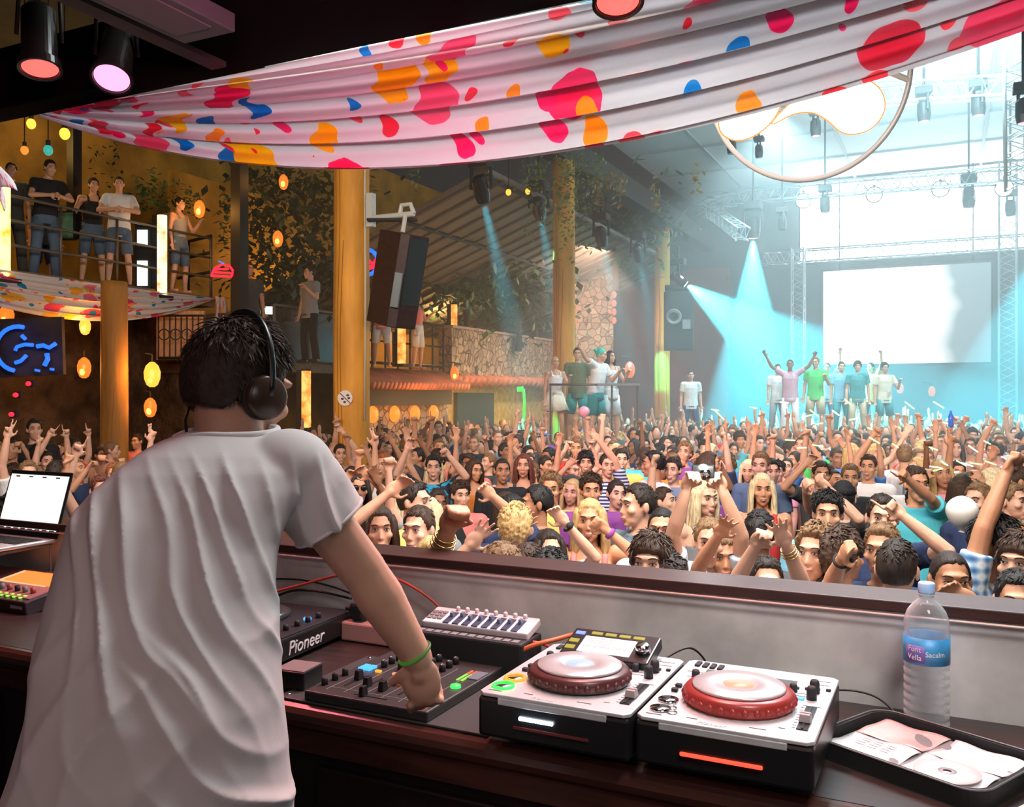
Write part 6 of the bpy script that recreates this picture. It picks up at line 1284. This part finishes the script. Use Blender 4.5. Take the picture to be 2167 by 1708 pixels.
PIL = [(-6.89, 9.44, .55), (-6.94, 16.6, .55), (-7.2, 24.3, .55), (-11.1, 9.35, .5), (-6.0, 15.6, 1.35)]
while nfill < 226 and tries < 60000:
    tries += 1
    Y = math.sqrt(rng.uniform(5.2 ** 2, 15.5 ** 2)); px = rng.uniform(-30, 2200); p = at(px, HY, Y); p.z = 0
    H = rng.uniform(1.60, 1.80); yt = HY + F * (CZ - H) / Y
    if p.y < 3.2 or p.x < -11.3 or p.x > 8.5: continue
    if 330 < px < 655 or (px < 340 and yt > 1085 - px * .35) : continue
    if px > 655 and yt > 1075: continue
    if any((p.x - a) ** 2 + (p.y - b) ** 2 < r * r for a, b, r in PIL): continue
    if p.y > 14 and p.x < -9.6: continue
    if not free(p.x, p.y, .46 if Y < 9 else .43): continue
    if any(Y < Yn - .1 and abs(px - pn) < .25 * F / Y + 14 and yt < yn + .25 * F / Yn for pn, yn, Yn in HEADS): continue
    SPOTS.append((p.x, p.y)); h = rng.choice(HAIRS); g = 1 if h[0] in ('long', 'bun') else 0
    pi = rng.choices(range(12), (2, 2, 2, 16, 4, 3, 3, 3, 1, 2, 6, 1))[0]
    if Y < 8: pi = rng.choices(range(12), (1, 1, 1, 14, 2, 1, 1, 1, 1, 1, 4, 0))[0]
    for _ in range(40):
        tcol = rng.choice(TOPC); top = rng.choice(('tee', 'tee', 'tank')) if g == 0 else rng.choice(('tank', 'tank', 'tee'))
        lab = '%s %s hair, %s %s, %s, %s' % (HN[h[0]], CN[h[1]], {'sky': 'azure'}.get(tcol, tcol), 'T-shirt' if top == 'tee' else 'vest', POSES[pi][1], zone(px, Y))
        if lab not in used: break
    used.add(lab); yaw = rng.gauss(0, 22) if rng.random() < .82 else rng.uniform(-90, 90)
    if rng.random() < .08: yaw = rng.uniform(140, 220)
    J = POSES[pi][2 + g]
    assemble('p%d_%d' % (g, pi), J, 'person with ' + lab, p, face_cam(p) + math.radians(yaw), H / 1.755, rng.choice((0, 0, 1, 2, 2, 2, 3, 5, 5, 4)), h[0], h[1], top, tcol, 'trousers', rng.choice(('denim', 'black', 'khaki', 'navy')), 'dancers in the body of the crowd', face=2 if Y < 8 else (1 if Y < 12.5 else 0))
    nfill += 1
# far mass of the crowd: nobody could count it
fm = MB(); FC = [SKIN[0], SKIN[5], SKIN[2], hairm('dark'), hairm('brown'), hairm('light')] + [clothm(c) for c in ('white', 'black', 'grey', 'blue', 'sky', 'red', 'aqua', 'navy', 'pink', 'yellow')]
nf = 0; tries = 0
while nf < 430 and tries < 40000:
    tries += 1
    Y = math.sqrt(rng.uniform(13.5 ** 2, 24.5 ** 2)); px = rng.uniform(640, 2200); p = at(px, HY, Y); p.z = 0
    if p.y > 26 or (p.y > 14 and p.x < -9.4) or not free(p.x, p.y, .42): continue
    if any((p.x - a) ** 2 + (p.y - b) ** 2 < r * r for a, b, r in PIL): continue
    if -5.3 < p.x < .7 and 19.9 < p.y < 22.5: continue
    SPOTS.append((p.x, p.y)); nf += 1; H = rng.uniform(1.58, 1.80); sk = rng.randrange(3); hr = 3 + rng.choice((0, 0, 1, 1, 2)); sh = rng.randrange(6, 16); R = rotz(face_cam(p) + rng.gauss(0, .6)); T = lambda x, y, z: p + R @ V((x, y, z * H / 1.75))
    fm.loft([[T(math.cos(a) * rx, math.sin(a) * ry, z) for a in [2 * math.pi * q / 8 for q in range(8)]] for z, rx, ry in ((.02, .14, .12), (.9, .17, .13), (1.2, .17, .12), (1.38, .19, .11), (1.48, .07, .06))], sh)
    fm.cap(T(0, .02, 1.42), T(0, 0, 1.6), .05, .05, 6, sk, 1); fm.ell(T(0, -.01, 1.62), (.075, .09, .115), R=R, nu=8, nv=6, mi=sk); fm.ell(T(0, .022, 1.665), (.083, .093, .09), R=R, nu=8, nv=6, mi=hr)
    for s in (-1, 1):
        k = rng.random(); S = (s * .19, 0, 1.40); E, W = ((s * .27, -.1, 1.62), (s * .22, -.15, 1.90)) if k < .13 else (((s * .36, -.1, 1.5), (s * .3, -.25, 1.72)) if k < .24 else ((s * .24, .02, 1.12), (s * .22, -.12, .9)))
        fm.cap(T(*S), T(*E), .048, .04, 6, sk, 1); fm.cap(T(*E), T(*W), .04, .03, 6, sk, 1); dz = .06 if W[2] > 1.3 else -.06; fm.ell(T(W[0], W[1], W[2] + dz), (.035, .02, .075), R=R, nu=6, nv=5, mi=sk)
tag(fm.build('crowd', FC, smooth=True), 'far mass of dancers fading into the cyan haze', 'crowd', kind='stuff')
# green laser light on the crowd, shaped as short glowing rods
gst = glow('glow_green', (.35, 1, .25), 3.5); gsw = glow('glow_pale', (.85, 1, .7), 4)
for i in range(34):
    px, py = rng.choice([(rng.uniform(1960, 2150), rng.uniform(935, 1010)), (rng.uniform(1640, 1900), rng.uniform(885, 960)), (rng.uniform(1480, 2120), rng.uniform(850, 900))]); Y = 7.5 if py > 920 else 12; Y *= rng.uniform(.9, 1.1)
    c = at(px, py, Y); d = (RT * rng.uniform(.6, 1) + UP * rng.uniform(-.7, .3)).normalized() * rng.uniform(.03, .06) * Y / 9
    o = MB().cap(-d, d, .006 * Y / 8, None, 6).build('laser_streak', gst if i % 3 else gsw, smooth=True); o.location = c; tag(o, 'small green streak of laser light among the raised hands at the right', 'laser streak', 'green laser streaks over the crowd')
# ------------------------------------------------------------------ the person at the decks
dj = thing('person', 'person in a creased white T-shirt and headphones, back turned, reaching to the mixer', 'person', at(330, 1708, 1.36).to_2d().to_3d() + V((0, 0, .6)))
IM = Matrix.Translation(-dj.location)
def DJ(o): o.parent = dj; o.matrix_parent_inverse = IM; return o
BETA = math.radians(20); ax_a = (RT * math.cos(BETA) + FW * math.sin(BETA)); ax_b = (FW * math.cos(BETA) - RT * math.sin(BETA))
ROWS = [(1980, 10, 610, 1.34, .135), (1850, 12, 612, 1.33, .14), (1708, 24, 608, 1.33, .145), (1600, 60, 597, 1.35, .145), (1480, 92, 587, 1.38, .145), (1350, 104, 577, 1.43, .145), (1250, 128, 571, 1.47, .145), (1150, 155, 578, 1.51, .142), (1090, 172, 608, 1.535, .135), (1040, 212, 640, 1.56, .125), (995, 262, 655, 1.585, .115), (960, 305, 650, 1.61, .100), (932, 350, 618, 1.635, .085), (912, 405, 575, 1.65, .072)]
def rings(off, n=40):
    out = []
    for y, l, r, Yc, dp in ROWS:
        C = at((l + r) / 2, y, Yc + .02); hw = (r - l) / 2 * Yc / F / math.cos(BETA) * .97 + off; ring = []
        for k in range(n):
            t = 2 * math.pi * k / n; c, s = math.cos(t), math.sin(t); e = .82
            ring.append(C + ax_a * hw * math.copysign(abs(c) ** e, c) + ax_b * (dp + off) * math.copysign(abs(s) ** e, s))
        out.append(ring)
    return out
HEADC = at(508, 826, 1.735); HR = head_rot(172, 14, -3)
shR, elR, wrR = at(612, 990, 1.635), at(772, 1212, 1.70), at(884, 1392, 1.745)
shL, elL, wrL = at(285, 1092, 1.53), at(272, 1290, 1.70), at(420, 1400, 1.98)
b = MB(); b.loft(rings(-.042, 28)[2:-2]); b.cap(at(490, 1010, 1.62), shR - V((0, 0, .04)), .05, .045, n=12); b.cap(at(490, 1010, 1.60), shL - V((0, 0, .04)), .05, .045, n=12); nb = at(492, 920, 1.67)
b.cap(nb + V((0, 0, -.05)), HEADC + HR @ V((0, .02, -.045)), .066, .060, n=16); b.cap(at(460, 980, 1.63), at(525, 980, 1.65), .045, .045, n=12); head_prims(b, HEADC, HR, 18)
for S, E, W, H in ((shR, elR, wrR, at(905, 1470, 1.76)), (shL, elL, wrL, at(440, 1408, 2.1))):
    b.ell(S - V((0, 0, .03)), (.048, .048, .048), nu=12, nv=8); b.cap(S.lerp(E, .18) - V((0, 0, .01)), E, .050, .044, n=14); m = E.lerp(W, .28); b.cap(E, m, .043, .046, n=14); b.cap(m, W, .046, .030, n=14)
d = (at(897, 1478, 1.765) - wrR).normalized(); hand_prims(b, wrR, d, V((-.35, .75, -.35)) + FW * .2, 'pinch', .0088, side=-1)
hand_prims(b, wrL, (at(470, 1410, 2.1) - wrL).normalized(), V((0, 0, -1)), 'relaxed', .0088, side=1)
RQ[('dj', 'body')] = (b, .0058, 2)
s = MB(); s.loft(rings(.0, 40)); s.ell(shR, (.080, .080, .072), nu=28, nv=20); hemc = at(699, 1108, 1.665); s.tube([shR, shR.lerp(hemc, .5), hemc], [.074, .075, .071], 24)
s.ell(shL, (.078, .09, .072), nu=14, nv=10); s.tube([shL, shL.lerp(elL, .6)], [.074, .068], 20)
RQ[('dj', 'shirt')] = (s, .0065, 4)
remesh_all()
me = RM[('dj', 'shirt')]; N_ = len(me.vertices); co = np.empty(N_ * 3); me.vertices.foreach_get('co', co); co = co.reshape(-1, 3); no = np.empty(N_ * 3); me.vertices.foreach_get('normal', no); no = no.reshape(-1, 3)
o0 = np.array(at(360, 1200, 1.46)); A, B = np.array(ax_a), np.array(ax_b); rel = co - o0; u = rel @ A; z = co[:, 2]; bk = no @ (-B)
def sst(x, a, b_): t = np.clip((x - a) / (b_ - a), 0, 1); return t * t * (3 - 2 * t)
nz = np.array([mnoise.noise(V((a * 5, c * 5, 1.7))) for a, c in zip(u, z)]); nz2 = np.array([mnoise.noise(V((a * 11, c * 4, 7.7))) for a, c in zip(u, z)]); nz3 = np.array([mnoise.noise(V((a * 9, c * 9, 3.1))) for a, c in zip(u, z)])
v = np.clip(2.25 - z, 0, None)
ridge = lambda x: (1 - np.abs(np.sin(x))) ** 1.7
q1 = (u - .42 * v ** 1.35 + .02 * nz) / (.040 + .045 * v)
f1 = ridge(q1 * math.pi / 1.0 + 2.2 * nz2 + 1.6 * nz) * sst(v, .02, .13) * (1 - sst(v + .3 * np.abs(u - .02), .34, .60)) * np.clip(.75 + 1.3 * nz3 + .6 * nz2, .1, 1.6)
q2 = (v * .75 + u * 1.0 + .03 * nz) / .085
f2 = ridge(q2 * math.pi + .9 * nz) * sst(v, .22, .40) * (1 - sst(u, -.06, .10))
q3 = (v * 1.0 - u * .55 + .05 * nz3 + .04 * nz) / .085
f3 = ridge(q3 * math.pi + 1.6 * nz) * sst(v, .24, .36) * sst(u, -.10, .06) * np.clip(.55 + 1.2 * nz3, 0, 1.3)
disp = .0135 * f1 + .007 * f2 + .020 * f3 + .004 * nz3
disp *= .25 + .75 * np.clip(bk * 1.6, 0, 1)
co += no * disp[:, None]; me.vertices.foreach_set('co', co.ravel()); me.update()
tee = mat('white_tshirt', (.76, .745, .75), .85, bump=.12, bs=260, bd=.001, spec=.2)
DJ(link('tshirt', me, tee, sub=1)); DJ(link('body', RM[('dj', 'body')], mat('dj_skin', (.62, .36, .25), .45, var=.10, vs=12)))
# collar ring standing off the neck, sleeve hem
tr_ = rings(.006, 40)[-1]; Cn = sum(tr_, V((0, 0, 0))) / 40; left = at(352, 944, 1.60)
col = []
for k, p in enumerate(tr_):
    q = Cn + (p - Cn) * 1.0 + V((0, 0, .004)); w_ = max(0, (Cn - p).normalized().dot(ax_a) - .55) / .45; bkk = max(0, -(p - Cn).normalized().dot(ax_b))
    col.append(q.lerp(left, .55 * w_) - V((0, 0, .010 * bkk)))
DJ(MB().tube(col, .0075, 8, closed=True).build('collar', tee, smooth=True, sub=1))
hd_ = (hemc - shR).normalized(); DJ(MB().torus(hemc - hd_ * .004, .0715, .0035, basis(hd_), 40, 8).build('sleeve_hem', tee, smooth=True))
HM = Matrix.Translation(HEADC) @ HR.to_4x4()
def onhead(mb, nm, m, **k):
    o = mb.build(nm, m, **k); o.data.transform(HM); return DJ(o)
hm_ = hair_mesh('short', 5); hm_.transform(Matrix.Diagonal((1.10, 1.08, 1.08, 1))); hm_.transform(HM); DJ(link('hair', hm_, mat('dj_hair', (.030, .017, .011), .6, bump=.8, bs=70, bd=.004, var=.4, vs=60)))
rg = random.Random(4); st = MB()
for q in range(2200):
    a = rg.uniform(0, 2 * math.pi); el = rg.uniform(-.35, 1.55); fa = abs((a + math.pi) % (2 * math.pi) - math.pi)
    if fa < 1.2 and el < .7: continue
    if fa >= 1.2 and fa < 1.9 and el < .0: continue
    d = V((math.sin(a) * math.cos(el), -math.cos(a) * math.cos(el), math.sin(el))); p0 = V((d.x * .078, .010 + d.y * .102, .018 + d.z * .106)) * 1.06
    wh_ = V((.15, .45, 1)).normalized(); t = (d - wh_ * .999); t = (t - d * t.dot(d)); t = (t.normalized() + V((rg.gauss(0, .45), rg.gauss(0, .45), rg.gauss(0, .3)))).normalized(); l = rg.uniform(.03, .055) if el > .4 else rg.uniform(.02, .035); up_ = rg.choice((.04, .06, .10, .12, .30 if el > .8 else .10))
    t = (t - d * t.dot(d) * .9).normalized(); st.tube([p0, p0 + d * l * up_ * .8 + t * l * .45, p0 + d * l * up_ * .6 + t * l], [.0022, .0016, .0003], 4)
onhead(st, 'hair_tufts', mat('dj_hair_tips', (.055, .033, .020), .6, var=.5, vs=30), smooth=True)
ear = MB()
for sx in (-1, 1):
    onhead(MB().lathe([(.028, 0), (.040, .003), (.042, .018), (.036, .024), (0, .026)], (sx * .084, .012, -.012), M=basis((sx, .15, 0)), n=30), 'headphone_cup', mat('cup_brown', (.05, .028, .016), .28), smooth=True)
    onhead(MB().torus((sx * .084, .012, -.012), .034, .010, basis((sx, .15, 0)), 30, 10), 'ear_cushion', black_mt, smooth=True)
bd_ = MB().tube([(math.cos(t) * .104, .012 + .02 * math.sin(t), -.01 + math.sin(t) * .158) for t in [math.pi * i / 24 for i in range(25)]], .008, 8)
onhead(bd_, 'headphone_band', black_gl, smooth=True)
cdp = [at(*p) for p in ((400, 862, 1.70), (392, 890, 1.67), (397, 930, 1.62), (402, 1000, 1.575))]
DJ(MB().tube(cdp[:3], .0028, 6).build('headphone_cord', blkc, smooth=True))
wb = MB(); wd = (wrR - elR).normalized(); wb.torus(wrR - wd * .012, .033, .0032, basis(wd), 26, 8); DJ(wb.build('green_wristband', glow('band_green', (.12, .8, .05), .15), smooth=True))
# trousers and shoes down to the booth floor
hp = at(312, 1960, 1.335); tr = MB(); hz_ = hp.z
ringf = lambda C, rx, ry: [C + ax_a * rx * math.cos(2 * math.pi * k / 20) + ax_b * ry * math.sin(2 * math.pi * k / 20) for k in range(20)]
tr.loft([ringf(hp + V((0, 0, -.18)), .18, .13), ringf(hp, .18, .125)])
for sx in (-1, 1):
    a = hp + ax_a * sx * .09 + V((0, 0, -.12)); f = V((a.x, a.y, .66)) + ax_a * sx * .05; tr.tube([a, a.lerp(f, .5), f], [.10, .08, .07], 16)
DJ(tr.build('trousers', clothm('charcoal'), smooth=True))
shm = MB()
for sx in (-1, 1): c = V((hp.x, hp.y, .635)) + ax_a * sx * .14 + ax_b * .05; shm.ell(c, (.05, .14, .035), R=rotz(YAW + BETA))
DJ(shm.build('shoes', clothm('black'), smooth=True))
# ------------------------------------------------------------------ sub-parts: hang small pieces on the part they belong to
base = lambda o: o.name.split('.')[0]
RULES = {'eyes': 'body', 'eye': 'body', 'eyebrow': 'body', 'eyebrows': 'body', 'lips': 'body', 'jog_display': 'jog_wheel', 'button_ring': 'button', 'screen_key': 'screen_housing', 'usb_light': 'screen_housing', 'browse_knob': 'screen_housing', 'tempo_fader': 'tempo_slot', 'key_rings': 'faceplate',
         'disc_hub': 'disc', 'handwriting': 'sleeve', 'label_patch': 'label', 'label_text': 'label', 'lens': 'housing lamp_head body', 'keyboard': 'base', 'screen_marks': 'lid', 'headphone_cup': 'headphone_band', 'ear_cushion': 'headphone_band', 'collar': 'tshirt', 'sleeve_hem': 'tshirt', 'hair_tufts': 'hair', 'screw': 'plate',
         'fader': 'fader_slot strip_pad', 'neon_edge': 'glowing_shape', 'slash': 'disc', 'pictograms': 'disc', 'cracks': 'trunk', 'flash': 'body', 'socket': 'body', 'pad_bed': 'faceplate', 'pads': 'faceplate', 'green_keys': 'faceplate', 'tile_fringe': 'wall', 'clamp_pole': 'base', 'print_lines': 'body', 'level_meter': 'body'}
def mid(o):
    n = len(o.data.vertices); s = o.data.vertices
    return (s[0].co + s[n // 2].co + s[n - 1].co) / 3
for r in [o for o in SC.objects if o.parent is None and o.type == 'EMPTY']:
    ch = list(r.children); by = {}
    for c in ch: by.setdefault(base(c), []).append(c)
    for c in ch:
        if c.type != 'MESH' or (base(c) == 'screen' and 'screen_housing' not in by and 'lid' not in by): continue
        tgt = 'screen_housing lid' if base(c) == 'screen' else RULES.get(base(c))
        if not tgt: continue
        L_ = [p for n in tgt.split() for p in by.get(n, []) if p is not c and p.type == 'MESH']
        if not L_: continue
        p = L_[0] if len(L_) == 1 else min(L_, key=lambda q: (mid(q) - mid(c)).length)
        if any(abs(p.matrix_basis[i][j] - (i == j)) > 1e-6 for i in range(4) for j in range(4)): continue
        c.parent = p; c.matrix_parent_inverse = Matrix.Identity(4)
